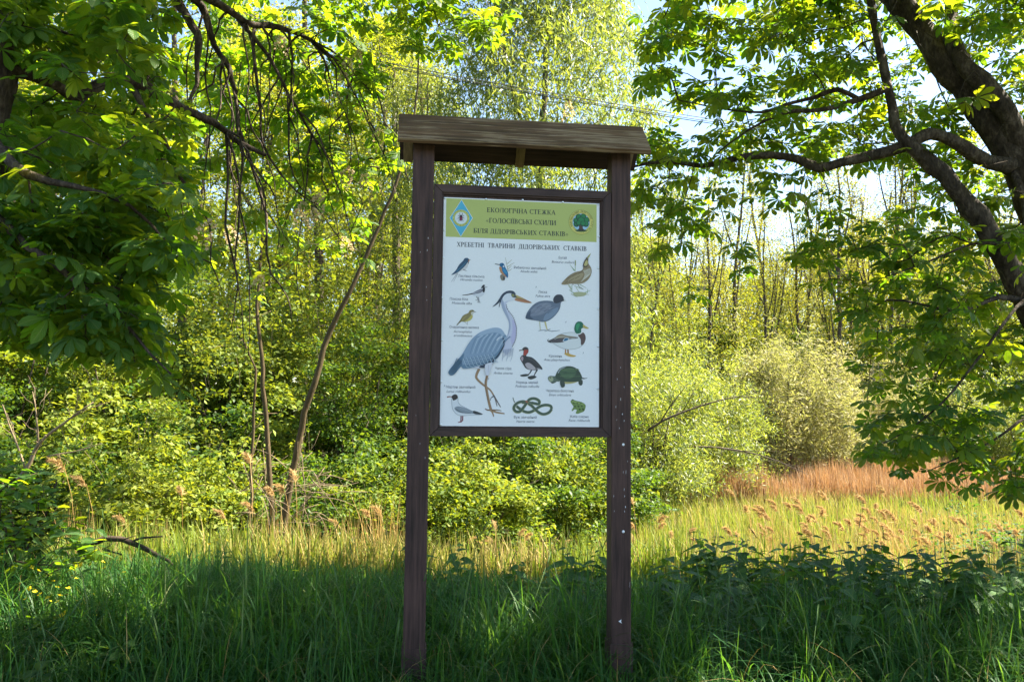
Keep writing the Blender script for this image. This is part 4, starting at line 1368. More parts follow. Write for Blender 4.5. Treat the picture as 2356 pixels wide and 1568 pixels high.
# ------------------------------------------------------------------ horse chestnut with forked limbs (and the crown that shades the board)
r = np.random.default_rng(101)
RT = []
trunk_r = spline([(5.25, 6.9, -0.3, 0.36), (5.15, 6.85, 0.8, 0.30), (5.0, 6.8, 1.9, 0.27), (*P(2440, 560, 6.7), 0.25), (*P(2385, 430, 6.65), 0.23), (*P(2330, 350, 6.65), 0.19), (*P(2274, 285, 6.7), 0.145), (*P(2234, 222, 6.75), 0.135),
                  (*P(2174, 146, 6.8), 0.13), (*P(2126, 78, 6.9), 0.125), (*P(2070, 8, 7.0), 0.12), (*P(2010, -90, 7.1), 0.11), (*P(1930, -230, 7.3), 0.10), (*P(1830, -400, 7.7), 0.08), (*P(1700, -620, 8.2), 0.05)])
RT.append(trunk_r)
RT.append(limb([(2360, 345, 6.62, 0.15), (2344, 318, 6.55, 0.12), (2312, 256, 6.5, 0.10), (2254, 184, 6.5, 0.095), (2206, 130, 6.6, 0.085), (2190, 60, 6.8, 0.075), (2200, -60, 7.2, 0.065), (2260, -260, 7.8, 0.05), (2300, -480, 8.4, 0.03)]))
RT.append(limb([(2330, 385, 6.6, 0.09), (2274, 372, 6.45, 0.078), (2234, 352, 6.4, 0.07), (2194, 324, 6.35, 0.064), (2154, 308, 6.35, 0.06), (2126, 312, 6.35, 0.06), (2094, 332, 6.35, 0.058), (2014, 356, 6.4, 0.054), (1934, 374, 6.45, 0.05), (1886, 386, 6.45, 0.052),
                (1834, 366, 6.5, 0.042), (1774, 357, 6.6, 0.04), (1694, 364, 6.7, 0.034), (1614, 382, 6.8, 0.028), (1534, 371, 6.95, 0.022), (1454, 384, 7.1, 0.015), (1390, 410, 7.3, 0.008)]))
RT.append(limb([(2470, 900, 6.7, 0.13), (2400, 790, 6.5, 0.115), (2356, 690, 6.35, 0.105), (2326, 622, 6.3, 0.10), (2266, 522, 6.25, 0.095), (2234, 480, 6.25, 0.09), (2194, 430, 6.25, 0.085), (2150, 382, 6.28, 0.078), (2095, 338, 6.3, 0.062), (2062, 295, 6.35, 0.05),
                (2054, 258, 6.4, 0.046), (2042, 200, 6.5, 0.044), (2026, 120, 6.6, 0.042), (2012, 50, 6.7, 0.04), (1990, -70, 6.9, 0.036), (1950, -230, 7.2, 0.03), (1890, -400, 7.6, 0.02)]))
RT.append(limb([(2040, 205, 6.48, 0.04), (1974, 230, 6.5, 0.03), (1914, 248, 6.5, 0.026), (1854, 256, 6.55, 0.022), (1802, 260, 6.6, 0.018), (1720, 300, 6.7, 0.012), (1640, 360, 6.8, 0.007)]))
RT.append(limb([(1976, 228, 6.5, 0.026), (1926, 206, 6.55, 0.024), (1874, 224, 6.6, 0.022), (1814, 238, 6.7, 0.018), (1754, 258, 6.8, 0.014), (1660, 250, 7.0, 0.010), (1560, 230, 7.1, 0.006)]))
RT.append(limb([(2345, 690, 6.3, 0.05), (2297, 683, 6.2, 0.032), (2240, 705, 6.1, 0.026), (2192, 713, 6.05, 0.022), (2120, 700, 6.0, 0.017), (2040, 690, 6.0, 0.012), (1960, 740, 6.0, 0.007)]))
RT.append(limb([(2370, 690, 6.3, 0.05), (2339, 706, 6.1, 0.028), (2255, 818, 5.9, 0.02), (2171, 923, 5.8, 0.014), (2087, 990, 5.8, 0.009), (2010, 1030, 5.8, 0.005)]))
RT.append(limb([(2440, 900, 6.4, 0.05), (2356, 960, 6.0, 0.026), (2290, 1010, 5.9, 0.017), (2210, 1050, 5.85, 0.011), (2130, 1085, 5.85, 0.006)]))
RT.append(limb([(2330, 380, 6.6, 0.06), (2360, 500, 6.3, 0.035), (2330, 560, 6.1, 0.026), (2240, 560, 5.9, 0.018), (2140, 600, 5.8, 0.013), (2030, 640, 5.8, 0.008)]))
# high limbs of the crown, above the picture
RT.append(spline([(*P(2070, 8, 7.0), 0.10), (3.0, 7.2, 6.0, 0.09), (1.6, 7.0, 7.2, 0.07), (0.0, 6.8, 8.0, 0.05), (-1.6, 7.0, 8.6, 0.03)]))
RT.append(spline([(*P(1930, -230, 7.3), 0.09), (2.6, 8.0, 7.6, 0.07), (1.6, 9.4, 8.6, 0.05), (0.4, 10.6, 9.2, 0.03)]))
RT.append(spline([(*P(2260, -260, 7.8), 0.06), (4.9, 8.6, 7.8, 0.05), (5.6, 9.8, 8.8, 0.04), (6.4, 10.8, 9.4, 0.03)]))
RT.append(spline([(5.0, 6.8, 2.4, 0.16), (6.0, 7.6, 4.4, 0.12), (7.4, 8.8, 6.4, 0.09), (8.6, 9.8, 7.8, 0.05)]))

for k_, f_ in ((0, 0.84), (1, 0.8), (2, 0.8), (3, 0.84), (4, 0.8), (5, 0.8), (6, 0.6), (7, 0.5), (8, 0.5), (9, 0.55)):
    RT[k_][:, 3] *= f_ if k_ else np.where(RT[0][:, 2] > 2.2, f_, 1.0)
RPOLY = [(1500, 0), (1470, 60), (1500, 140), (1478, 200), (1540, 232), (1560, 290), (1470, 320), (1458, 430), (1462, 600), (1520, 676), (1640, 700), (1720, 640), (1730, 560), (1700, 500), (1760, 470), (1840, 500), (1870, 560), (1800, 560), (1860, 640), (1950, 700), (1990, 800), (1960, 900), (2000, 960), (1960, 1040),
         (2060, 1080), (2110, 1110), (2200, 1120), (2356, 1150), (2420, 1150), (2420, -60), (1480, -60)]
RHOLES = [[(1895, 392), (2080, 376), (2110, 430), (2070, 480), (1980, 500), (1860, 486), (1840, 420)], [(1560, 120), (1640, 110), (1620, 190), (1545, 200)], [(1470, 640), (1580, 560), (1700, 540), (1700, 640), (1600, 690)],
          [(1550, 240), (1640, 250), (1600, 330), (1540, 300)]]
pts = []
# what the picture shows of it
c = r.uniform((1430, -60), (2420, 1160), (6000, 2))
ok = in_poly(c[:, 0], c[:, 1], RPOLY)
for h in RHOLES:
    ok &= ~(in_poly(c[:, 0], c[:, 1], h) & (r.uniform(0, 1, len(c)) < 0.85))
c = c[ok]
dens = np.where(c[:, 1] > 480, 0.66, 1.0)
dens = np.where((c[:, 0] < 1760) & (c[:, 1] > 380), 0.55, dens)
c = c[r.uniform(0, 1, len(c)) < dens][:900]
for x_, y_ in c:
    dp = r.uniform(6.2, 8.6) if x_ < 1900 else r.uniform(6.1, 8.4)
    if y_ > 500:
        dp = r.uniform(5.6, 7.4)
    pts.append(P(x_, y_, dp))
# the high crown: everything that has to keep the sun off the board and the near grass
g = r.uniform((-7.0, 0.2, 5.2), (7.5, 8.0, 9.8), (9000, 3))
hp = np.c_[g[:, 0] + SUN[0] / SUN[2] * g[:, 2], g[:, 1] + SUN[1] / SUN[2] * g[:, 2], g[:, 2]]
px, py, fr = project(hp)
keep = (py < -70) | (px > 2440)
lim = 7.3 + 0.35 * np.sin(g[:, 0] * 1.7) + 0.25 * np.sin(g[:, 0] * 4.1 + 1)
keep &= g[:, 1] < lim
# leave the gap through which the sun reaches the hanging twigs of the other chestnut
gap = r.uniform(0, 1, len(g)) < 0.96
for zz in (2.6, 3.4, 4.2, 5.0, 5.8):
    lx, ly = sun_shadow(hp, zz)
    keep &= ~((lx > -2.9) & (lx < -0.5) & (ly > 5.6) & (ly < 9.0) & gap)
sx_, sy_ = sun_shadow(hp, 0.2)
keep &= ~((sy_ > 5.3) & (sx_ > -2.2) & (sx_ < 3.4) & (r.uniform(0, 1, len(g)) < 0.78))
hp = hp[keep][:1650]
# extra unseen boughs, added between the sun and the board to shade it
tg = SCEN + np.outer(r.uniform(-0.72, 0.82, 900), SU) + np.c_[r.normal(0, 0.15, (900, 2)), r.uniform(1.3, 3.25, 900)]
zz = r.uniform(5.4, 8.0, 900)
ex = tg + np.outer((zz - tg[:, 2]) / SUN[2], np.array(SUN))
px, py, fr = project(ex)
hp = np.concatenate([hp, ex[(py < -70) | (px > 2440)][:330]])
right_tree = thing('horse_chestnut', 'old horse chestnut with thick forked dark limbs arching over the reed meadow', 'tree', (0, 0, 0))
allp = np.concatenate([np.array(pts), hp])
chains, ends = grow(RT, allp, r, arch=0.14, wig=0.09, bias=0.45)
tb = Tubes()
twig_tubes(tb, chains, 0.0021, 0.33, 0.028)
obj('twigs', tb.mesh('twigs', M['twig']), right_tree, kind='stuff')
for i, l in enumerate(RT):
    tb = Tubes()
    jit = l[:, :3] + r.normal(0, 0.008, (len(l), 3)) * np.minimum(1, l[:, 3:] * 10)
    tb.add(jit, l[:, 3] * (1 + 0.07 * np.sin(np.arange(len(l)) * 1.3 + i)), 18 if l[0, 3] > 0.1 else 11, 0.045)
    obj('trunk' if i == 0 else 'limb', tb.mesh('trunk' if i == 0 else 'limb', M['bark_dark']), right_tree)
ev = {k: v for k, v in ends.items() if k < len(pts)}
eh = {k: v for k, v in ends.items() if k >= len(pts)}
p1, d1, n1 = leaf_sites(ev, r, 4.6)
kp = clear_of(p1, RT[:6]) | (r.uniform(0, 1, len(p1)) < 0.12)
p1, d1, n1 = p1[kp], d1[kp], n1[kp]
p2, d2, n2 = leaf_sites(eh, r, 6.5, 0.3)
pos, d, nrm = np.concatenate([p1, p2]), np.concatenate([d1, d2]), np.concatenate([n1, n2])
sc = np.concatenate([r.uniform(0.48, 0.84, len(p1)), r.uniform(1.0, 1.45, len(p2))])
place_leaves(right_tree, pos, d, nrm, sc, r, 300, meshes=leaf_meshes)
for x_, y_, dp in ((1310, 272, 7.4), (1640, 655, 6.4), (1990, 700, 6.2), (2018, 870, 6.0), (1905, 610, 6.8), (2210, 690, 6.4), (1950, 655, 6.6), (2290, 660, 6.8), (1975, 480, 6.9)):
    o = obj('blossom', BLOSSOM, right_tree)
    o.location = P(x_, y_ + 14, dp)
    o.rotation_euler = (r.normal(0, 0.2), r.normal(0, 0.2), r.uniform(0, 6))
    o.scale = [r.uniform(0.8, 1.1)] * 3

# ------------------------------------------------------------------ horse chestnut with hanging twigs
r = np.random.default_rng(202)
LT = []
LT.append(spline([(-3.2, 4.3, -0.3, 0.26), (-3.12, 4.3, 0.8, 0.21), (-3.02, 4.25, 2.0, 0.19), (-2.92, 4.2, 3.2, 0.175), (-2.86, 4.15, 4.4, 0.15), (-2.5, 4.2, 5.6, 0.12), (-2.2, 4.4, 6.6, 0.08)]))
LT.append(limb([(-40, 150, 4.1, 0.05), (20, 160, 4.2, 0.042), (75, 175, 4.3, 0.036), (123, 191, 4.4, 0.034), (162, 219, 4.5, 0.033), (195, 214, 4.55, 0.033), (224, 198, 4.6, 0.032), (276, 184, 4.7, 0.034), (318, 192, 4.75, 0.032), (357, 214, 4.8, 0.029), (406, 240, 4.9, 0.028),
                (454, 264, 5.0, 0.027), (487, 280, 5.1, 0.025), (519, 302, 5.2, 0.022), (552, 328, 5.3, 0.019), (613, 357, 5.4, 0.013)]))
LT.append(limb([(302, 196, 4.75, 0.022), (341, 269, 4.8, 0.017), (373, 318, 4.85, 0.015), (396, 367, 4.9, 0.014), (419, 415, 4.95, 0.012), (454, 472, 5.0, 0.008), (480, 510, 5.0, 0.006), (487, 605, 5.0, 0.005), (507, 661, 5.0, 0.003)]))
LT.append(limb([(-60, -420, 4.2, 0.09), (120, -260, 4.8, 0.07), (300, -90, 5.3, 0.055), (402, -8, 5.5, 0.042), (428, 39, 5.5, 0.032), (454, 75, 5.5, 0.028), (457, 123, 5.5, 0.024), (451, 156, 5.5, 0.018), (454, 195, 5.5, 0.014), (431, 240, 5.5, 0.010), (420, 330, 5.5, 0.006)]))
LT.append(limb([(402, -20, 5.5, 0.04), (454, 0, 5.6, 0.032), (474, 42, 5.7, 0.026), (493, 107, 5.8, 0.023), (519, 140, 5.8, 0.021), (532, 182, 5.85, 0.019), (542, 227, 5.9, 0.017), (548, 292, 5.9, 0.016), (568, 347, 5.9, 0.014), (590, 415, 5.9, 0.012), (612, 490, 5.9, 0.010), (613, 581, 5.9, 0.008), (625, 629, 5.9, 0.007), (663, 685, 5.9, 0.005), (673, 740, 5.9, 0.003)]))
LT.append(limb([(430, -30, 5.5, 0.04), (503, 10, 5.8, 0.028), (545, 36, 5.9, 0.026), (584, 58, 6.0, 0.026), (616, 56, 6.1, 0.024), (665, 70, 6.2, 0.021), (714, 91, 6.3, 0.018), (743, 117, 6.4, 0.015), (790, 150, 6.5, 0.011), (830, 215, 6.6, 0.007), (850, 280, 6.6, 0.004)]))
LT.append(limb([(584, 62, 6.0, 0.014), (587, 162, 6.0, 0.012), (600, 260, 6.0, 0.011), (604, 325, 6.0, 0.010), (649, 406, 6.1, 0.008), (720, 470, 6.2, 0.005), (790, 560, 6.2, 0.003)]))
LT.append(limb([(665, 74, 6.2, 0.012), (672, 130, 6.2, 0.010), (665, 260, 6.2, 0.008), (668, 373, 6.2, 0.007), (690, 430, 6.3, 0.006), (760, 500, 6.3, 0.003)]))
LT.append(limb([(548, 45, 5.95, 0.016), (617, 130, 6.0, 0.014), (665, 220, 6.1, 0.012), (698, 276, 6.2, 0.010), (740, 340, 6.3, 0.008), (790, 400, 6.4, 0.005), (860, 440, 6.4, 0.003)]))
LT.append(limb([(519, 300, 5.2, 0.012), (525, 420, 5.2, 0.009), (519, 521, 5.2, 0.008), (545, 630, 5.2, 0.006), (543, 689, 5.2, 0.005), (531, 760, 5.2, 0.003)]))
LT.append(limb([(-30, 480, 3.7, 0.03), (60, 560, 3.6, 0.02), (180, 650, 3.6, 0.013), (300, 760, 3.6, 0.008), (390, 860, 3.6, 0.004)]))
LT.append(limb([(-30, 300, 3.8, 0.03), (60, 400, 3.6, 0.02), (170, 430, 3.6, 0.014), (300, 470, 3.7, 0.009), (390, 560, 3.8, 0.005)]))
LT.append(limb([(500, -120, 6.0, 0.035), (700, -110, 6.6, 0.025), (860, -60, 6.9, 0.016), (940, 10, 7.0, 0.009), (1000, 50, 7.0, 0.005)]))
cand = np.concatenate([l[3:-2] for l in (LT[1], LT[4], LT[5], LT[5], LT[5], LT[8], LT[12])])
cx_, cy_, _ = project(cand[:, :3])
cand = cand[(cx_ > 420) & (cx_ < 860) & (cy_ > -40) & (cy_ < 330)]
for k in range(34):                                     # long hanging twigs, each from a point on a limb
    nb = cand[r.integers(0, len(cand))]
    L_ = r.uniform(0.55, 1.5)
    dr = np.array([r.normal(0.16, 0.22), r.normal(0, 0.12)])
    rows = [(nb[0], nb[1], nb[2], 0.0095)]
    for i in range(1, 7):
        f = i / 6
        rows.append((nb[0] + dr[0] * f ** 0.7 + r.normal(0, 0.022), nb[1] + dr[1] * f + r.normal(0, 0.02), nb[2] - L_ * f ** 1.2, 0.009 * (1 - 0.72 * f)))
    LT.append(spline(rows, 0.1))
LPOLY = [(-60, -60), (880, -60), (872, 130), (866, 290), (930, 370), (945, 410), (880, 420), (845, 500), (850, 620), (790, 640), (740, 560), (650, 640), (640, 720), (590, 740), (540, 690), (410, 640), (340, 680), (360, 780), (410, 880), (390, 900), (250, 830), (130, 780), (-60, 800)]
LTOP = [(850, -60), (1160, -60), (1175, 60), (1120, 100), (1000, 130), (930, 110), (880, 20)]
c = r.uniform((-60, -60), (1180, 900), (5000, 2))
i1 = in_poly(c[:, 0], c[:, 1], LPOLY)
i2 = in_poly(c[:, 0], c[:, 1], LTOP)
near = c[:, 0] + 0.35 * (800 - c[:, 1]) * (c[:, 1] < 400) < 430
dens = np.where(c[:, 0] > 400, np.where(c[:, 1] > 420, 0.085, 0.23), 0.34)
dens = np.where(i2, 0.20, dens)
c = c[(i1 | i2) & (r.uniform(0, 1, len(c)) < dens)]
pts = []
for x_, y_ in c[:1100]:
    if x_ > 860:
        dp = r.uniform(6.2, 7.4)
    elif x_ > 430:
        dp = r.uniform(6.1, 8.3)
    elif y_ > 420:
        dp = r.uniform(3.5, 4.8)
    else:
        dp = r.uniform(3.7, 6.2)
    pts.append(P(x_, y_, dp))
left_tree = thing('horse_chestnut', 'horse chestnut with long drooping bare-stemmed twigs and dark shaded leaves round its trunk', 'tree', (0, 0, 0))
# its crown above the picture
hi_ = r.uniform((-4.8, 2.2, 4.3), (-0.9, 5.8, 7.4), (700, 3))
px, py, fr = project(hi_)
hi_ = hi_[(py < -70) | (px < -60)]
allp = np.concatenate([np.array(pts), hi_])
chains, ends = grow(LT, allp, r, arch=0.05, wig=0.09, bias=1.1)
tb = Tubes()
twig_tubes(tb, chains, 0.0021, 0.33, 0.016)
obj('twigs', tb.mesh('twigs', M['twig']), left_tree, kind='stuff')
for i, l in enumerate(LT):
    tb = Tubes()
    tb.add(l[:, :3] + r.normal(0, 0.004, (len(l), 3)), l[:, 3] * (1 + 0.08 * np.sin(np.arange(len(l)) * 1.1 + i)), 18 if i == 0 else 8, 0.04)
    obj('trunk' if i == 0 else 'limb', tb.mesh('trunk' if i == 0 else 'limb', M['bark_dark']), left_tree)
pos, d, nrm = leaf_sites(ends, r, 4.6)
kp = clear_of(pos, LT[1:9], 16) | (r.uniform(0, 1, len(pos)) < 0.15)
pos, d, nrm = pos[kp], d[kp], nrm[kp]
sc = r.uniform(0.45, 0.80, len(pos))
place_leaves(left_tree, pos, d, nrm, sc, r, 300, meshes=leaf_meshes)
for x_, y_, dp in ((445, 555, 4.6), (795, 160, 6.3), (790, 200, 6.3), (818, 150, 6.4), (860, 330, 6.4), (842, 430, 6.4), (805, 575, 6.3), (775, 420, 6.2), (590, 660, 5.8), (700, 530, 6.0), (552, 560, 5.6), (735, 500, 6.1), (640, 120, 6.0), (690, 500, 6.1), (722, 470, 6.1), (755, 235, 6.2)):
    o = obj('blossom', BLOSSOM, left_tree)
    o.location = P(x_, y_ + 16, dp)
    o.rotation_euler = (r.normal(0, 0.25), r.normal(0, 0.25), r.uniform(0, 6))
    o.scale = [r.uniform(0.8, 1.15)] * 3
# ------------------------------------------------------------------ woodland prototypes (mesh data shared between copies)
def leaf_cloud(centres, r, per, spread, tmpl, size, droop=-0.3, upn=0.9):
    n = len(centres) * per
    pos = np.repeat(centres, per, 0) + r.normal(0, 1, (n, 3)) * np.array(spread)
    d = r.normal(0, 1, (n, 3))
    d[:, 2] = d[:, 2] * 0.5 + droop
    nrm = r.normal(0, 0.75, (n, 3))
    nrm[:, 2] += upn
    cl = np.repeat(r.uniform(0, 1, len(centres)), per)
    rnd = np.clip(0.55 * cl + 0.45 * r.uniform(0, 1, n), 0, 0.999)
    return scatter(tmpl, pos, d, nrm, size * r.uniform(0.5, 1.4, n), rnd)


def dome(r, n, rx, ry, h, z0=0.15, power=0.45, lumps=6):
    """points filling a lumpy shrub: more of them near its skin"""
    az = r.uniform(0, 2 * math.pi, n)
    el = np.arcsin(r.uniform(-0.15, 1, n))
    ph = r.uniform(0, 6.28, 3)
    rad = r.uniform(0.15, 1, n) ** power
    rad = rad * (1 + 0.22 * np.sin(az * 3 + ph[0] + el * 4) + 0.16 * np.sin(az * lumps + ph[1] - el * 6))
    q = np.c_[np.cos(az) * np.cos(el) * rx * rad, np.sin(az) * np.cos(el) * ry * rad, h * z0 + h * (1 - z0) * np.maximum(0.0, np.sin(el) * rad + 0.08)]
    nl = 26                                              # gather the sprays into lobes with gaps between them
    lob = q[:nl]
    k = np.argmin(np.linalg.norm((q[:, None, :] - lob[None]) / np.array([rx, ry, h]), axis=2), axis=1)
    return q + (lob[k] - q) * r.uniform(0.25, 0.6, (n, 1))


def shrub_proto(seed, rx, ry, h, nclump, per, spread, tmpl, size, mat, bark='bark_wood', stems=6, droop=-0.3, upn=0.9):
    r = np.random.default_rng(seed)
    c = dome(r, nclump, rx, ry, h)
    L = []
    for k in range(stems):
        a = k / stems * 6.28 + r.uniform(0, 0.8)
        f = r.uniform(0.25, 0.6)
        L.append(spline([(0.08 * math.cos(a), 0.08 * math.sin(a), -0.3, 0.03), (rx * f * 0.35 * math.cos(a), ry * f * 0.35 * math.sin(a), h * 0.3, 0.024), (rx * f * math.cos(a), ry * f * math.sin(a), h * r.uniform(0.55, 0.8), 0.012)], 0.2))
    ch, ends = grow(L, c, r, arch=0.1, wig=0.12, step=0.3, bias=-0.2)
    tb = Tubes()
    for l in L:
        tb.add(l[:, :3], l[:, 3], 6)
    twig_tubes(tb, ch, 0.0028, 0.3, 0.016)
    sh = c[r.integers(0, len(c), 60)] * r.uniform(1.12, 1.42, (60, 1))     # shoots that break the outline
    ch2, _ = grow([np.c_[c, np.zeros(len(c))]], sh, r, arch=0.05, wig=0.08, step=0.2, bias=-0.4)
    twig_tubes(tb, ch2, 0.0026, 0.3, 0.008)
    mid = np.concatenate([q_[0][len(q_[0]) // 2:] for q_ in ch2])
    v, t, l = merge([leaf_cloud(c, r, per, spread, tmpl, size, droop, upn), leaf_cloud(mid, r, max(4, per // 12), (0.07, 0.07, 0.05), tmpl, size, droop, upn)])
    return [('stem', tb.mesh('stem', M[bark])), ('foliage', new_mesh('foliage', v, t, M[mat], lv=l))]


def tree_proto(seed, H, rad, z_lo, nclump, per, spread, tmpl, size, mat, bark='bark_wood', tr=0.13, lean=0.4, shape='oval', droop=-0.3, bare=0, upn=0.8):
    r = np.random.default_rng(seed)
    b = r.normal(0, lean, 2)
    k = r.normal(0, 0.16, (6, 2))
    tk = spline([(b[0] * f ** 1.5 + k[i][0] * f, b[1] * f ** 1.5 + k[i][1] * f, -0.5 + (H + 0.5) * f, tr * (1 - 0.85 * f) + 0.012) for i, f in enumerate(np.linspace(0, 1, 6))], 0.4)
    z = r.uniform(z_lo, 1.0, nclump)
    if shape == 'oval':
        w = np.sin(np.clip((z - z_lo) / (1 - z_lo), 0.04, 1) ** 0.7 * math.pi) ** 0.6 + 0.15
    else:
        w = 1.15 - 0.9 * (z - z_lo) / (1 - z_lo)
    az = r.uniform(0, 6.28, nclump)
    rr = rad * w * r.uniform(0.1, 1, nclump) ** 0.55 * (1 + 0.25 * np.sin(az * 3 + seed) + 0.2 * np.sin(z * 17 + az * 2))
    ti = np.clip((z * (len(tk) - 1)).astype(int), 0, len(tk) - 1)
    c = np.c_[tk[ti, 0] + np.cos(az) * rr, tk[ti, 1] + np.sin(az) * rr, z * H + 0.15 * rr]
    ex = np.zeros((0, 3))
    if bare:
        z2 = r.uniform(z_lo * 0.4, 1.02, bare)
        az2 = r.uniform(0, 6.28, bare)
        q = rad * 0.9 * r.uniform(0.3, 1, bare)
        t2 = np.clip((z2 * (len(tk) - 1)).astype(int), 0, len(tk) - 1)
        ex = np.c_[tk[t2, 0] + np.cos(az2) * q, tk[t2, 1] + np.sin(az2) * q, z2 * H + 0.5 * q]
    main = [tk]
    for m_ in range(4):                                  # a few forks off the main stem
        f0 = r.uniform(max(0.22, z_lo), 0.72)
        j0 = int(f0 * (len(tk) - 1))
        a_ = r.uniform(0, 6.28)
        L0 = H * r.uniform(0.18, 0.34)
        o_ = np.array([math.cos(a_), math.sin(a_), 0]) * rad * r.uniform(0.35, 0.75)
        b_ = tk[j0, :3]
        main.append(spline([(*b_, tk[j0, 3] * 0.62), (*(b_ + o_ * 0.55 + (0, 0, L0 * 0.4)), tk[j0, 3] * 0.5), (*(b_ + o_ + (0, 0, L0)), tk[j0, 3] * 0.18)], 0.4))
    ch, ends = grow(main, np.concatenate([c, ex]), r, arch=0.06, wig=0.08, step=0.5, bias=-0.25)
    tb = Tubes()
    tb.add(tk[:, :3] + r.normal(0, 0.012, (len(tk), 3)), tk[:, 3], 9)
    trunk = tb.mesh('trunk', M[bark])
    tb = Tubes()
    for m_ in main[1:]:
        tb.add(m_[:, :3], m_[:, 3], 7)
    twig_tubes(tb, ch, 0.0045, 0.36, tr * 0.5)
    br = tb.mesh('branches', M[bark])
    v, t, l = leaf_cloud(c, r, per, spread, tmpl, size, droop, upn)
    return [('trunk', trunk), ('branches', br), ('crown', new_mesh('crown', v, t, M[mat], lv=l))]


def plant(parts, name, label, cat, loc, rz=0.0, scale=1.0, group=None, sx=None):
    e = thing(name, label, cat, loc, rz, scale, group)
    if sx:
        e.scale = sx
    for nm, me in parts:
        o = obj(nm, me, e)
        if nm in ('twigs', 'branches', 'foliage', 'crown'):
            o['kind'] = 'stuff'
    return e


def at_px(px, depth, sink=0.05):
    x = (px - 1178) / FPX * depth
    return (x, depth, float(ground_z(x, depth)) - sink)


r = np.random.default_rng(303)
SH = [shrub_proto(40 + k, 1.5, 1.4, 2.6, 180, 70, (0.16, 0.16, 0.05), OVAL_S, (0.10, 0.085, 0.095)[k], ('light_leaf', 'deep_leaf', 'bush_leaf')[k], upn=1.5) for k in range(3)]
TALLSH = [shrub_proto(50 + k, 1.6, 1.5, 5.2, 240, 70, (0.19, 0.19, 0.07), OVAL_S, (0.09, 0.10, 0.08)[k], ('deep_leaf', 'bush_leaf', 'light_leaf')[k], stems=5, upn=1.5) for k in range(3)]
WOOD = [tree_proto(60 + k, 15.0 + 1.5 * k, 2.6, 0.18, 300, 62, (0.27, 0.27, 0.12), OVAL_S, 0.11, 'wood_leaf', tr=0.17, bare=40, upn=1.2) for k in range(4)]
PALE = [shrub_proto(70 + k, 2.1, 1.9, 4.6, 320, 105, (0.22, 0.22, 0.24), NARROW, 0.145, 'pale_leaf', stems=7, droop=0.5) for k in range(2)]
WSH = [shrub_proto(80 + k, 2.2, 2.0, 4.2, 210, 85, (0.22, 0.22, 0.20), NARROW, 0.14, 'willow_leaf', stems=8, droop=-0.6) for k in range(2)]
ALD = [tree_proto(90 + k, 14.0 + k, 1.9, 0.12, 150, 42, (0.34, 0.34, 0.18), OVAL_S, 0.10, 'alder_leaf', 'bark_wood', tr=0.12, lean=0.8, bare=110, shape='cone') for k in range(4)]
FAR = [tree_proto(95 + k, 11.0, 3.2, 0.10, 230, 55, (0.5, 0.5, 0.3), OVAL_S, 0.20, 'wood_leaf', tr=0.18) for k in range(2)]

# --- shrubs along the wood edge, left of the board
GS = 'maple shrubs along the wood edge'
for k, (px, dp, s, lab) in enumerate(((330, 11.6, 0.92, 'bright sunlit maple shrub behind the broken bough and the dry reeds'),
                                      (90, 12.2, 1.0, None), (500, 13.0, 0.95, None), (200, 13.6, 1.15, None), (760, 13.2, 0.95, None), (880, 12.6, 0.85, None),
                                      (-60, 13.0, 1.1, None), (420, 14.6, 1.2, None), (1010, 13.4, 0.95, 'sunlit shrub seen under the poster beside the dark-stemmed post'), (1110, 14.2, 0.95, None), (1180, 15.6, 1.0, None), (1280, 16.4, 1.0, None), (640, 15.0, 1.05, None), (1380, 18.0, 1.0, None))):
    plant(SH[k % 3], 'maple_shrub', lab or ('pale yellow-green maple shrub at the edge of the wood', 'dark green maple shrub at the edge of the wood', 'mid-green maple shrub at the edge of the wood')[k % 3], 'shrub', at_px(px, dp), r.uniform(0, 6.28), s * r.uniform(0.93, 1.07), GS if not lab else None)
for k, (px, dp, s) in enumerate(((20, 15.5, 1.0), (160, 17.5, 1.15), (300, 16.0, 1.0), (420, 19.0, 1.2), (540, 16.8, 1.0), (720, 17.0, 1.05), (830, 15.6, 0.95), (900, 18.0, 1.1), (640, 20.0, 1.2), (1000, 17.5, 1.0), (1090, 19.5, 1.0), (-120, 16.0, 1.2), (230, 21.0, 1.3), (1200, 21.0, 0.9))):
    plant(TALLSH[k % 3], 'tall_shrub', ('tall dark green shrub filling the wood behind the maple shrubs', 'tall yellowish green large-leaved shrub behind the maple shrubs', 'tall light green small-leaved shrub behind the maple shrubs')[k % 3], 'shrub', at_px(px, dp), r.uniform(0, 6.28), s * r.uniform(0.92, 1.08), 'tall shrubs of the undergrowth')
# --- trees of the wood behind them
for k, (px, dp, s) in enumerate(((905, 24, 1.0), (872, 29, 1.0), (820, 27, 1.0), (745, 26, 1.05), (700, 32, 1.1), (600, 28, 1.0), (540, 35, 1.1), (430, 24, 1.0), (360, 31, 1.05), (255, 27, 1.0), (180, 34, 1.1), (90, 26, 1.0), (0, 31, 1.1), (-90, 28, 1.1), (640, 38, 1.1), (470, 41, 1.15), (790, 39, 1.1), (300, 42, 1.15), (60, 42, 1.2), (930, 36, 1.0), (-160, 36, 1.2), (990, 40, 1.0))):
    plant(WOOD[k % 4], 'woodland_tree', 'straight dark-stemmed tree with thin yellowish spring leaves in the wood', 'tree', at_px(px, dp), r.uniform(0, 6.28), s * r.uniform(0.9, 1.08), 'trees of the wood')
for k, px in enumerate((-200, 20, 240, 460, 680, 880, 1050, 1250, 1440)):
    plant(FAR[k % 2], 'far_tree', 'broad hazy tree at the back of the wood', 'tree', at_px(px + r.uniform(-40, 40), r.uniform(52, 64)), r.uniform(0, 6.28), r.uniform(1.1, 1.4), 'trees at the back of the wood')
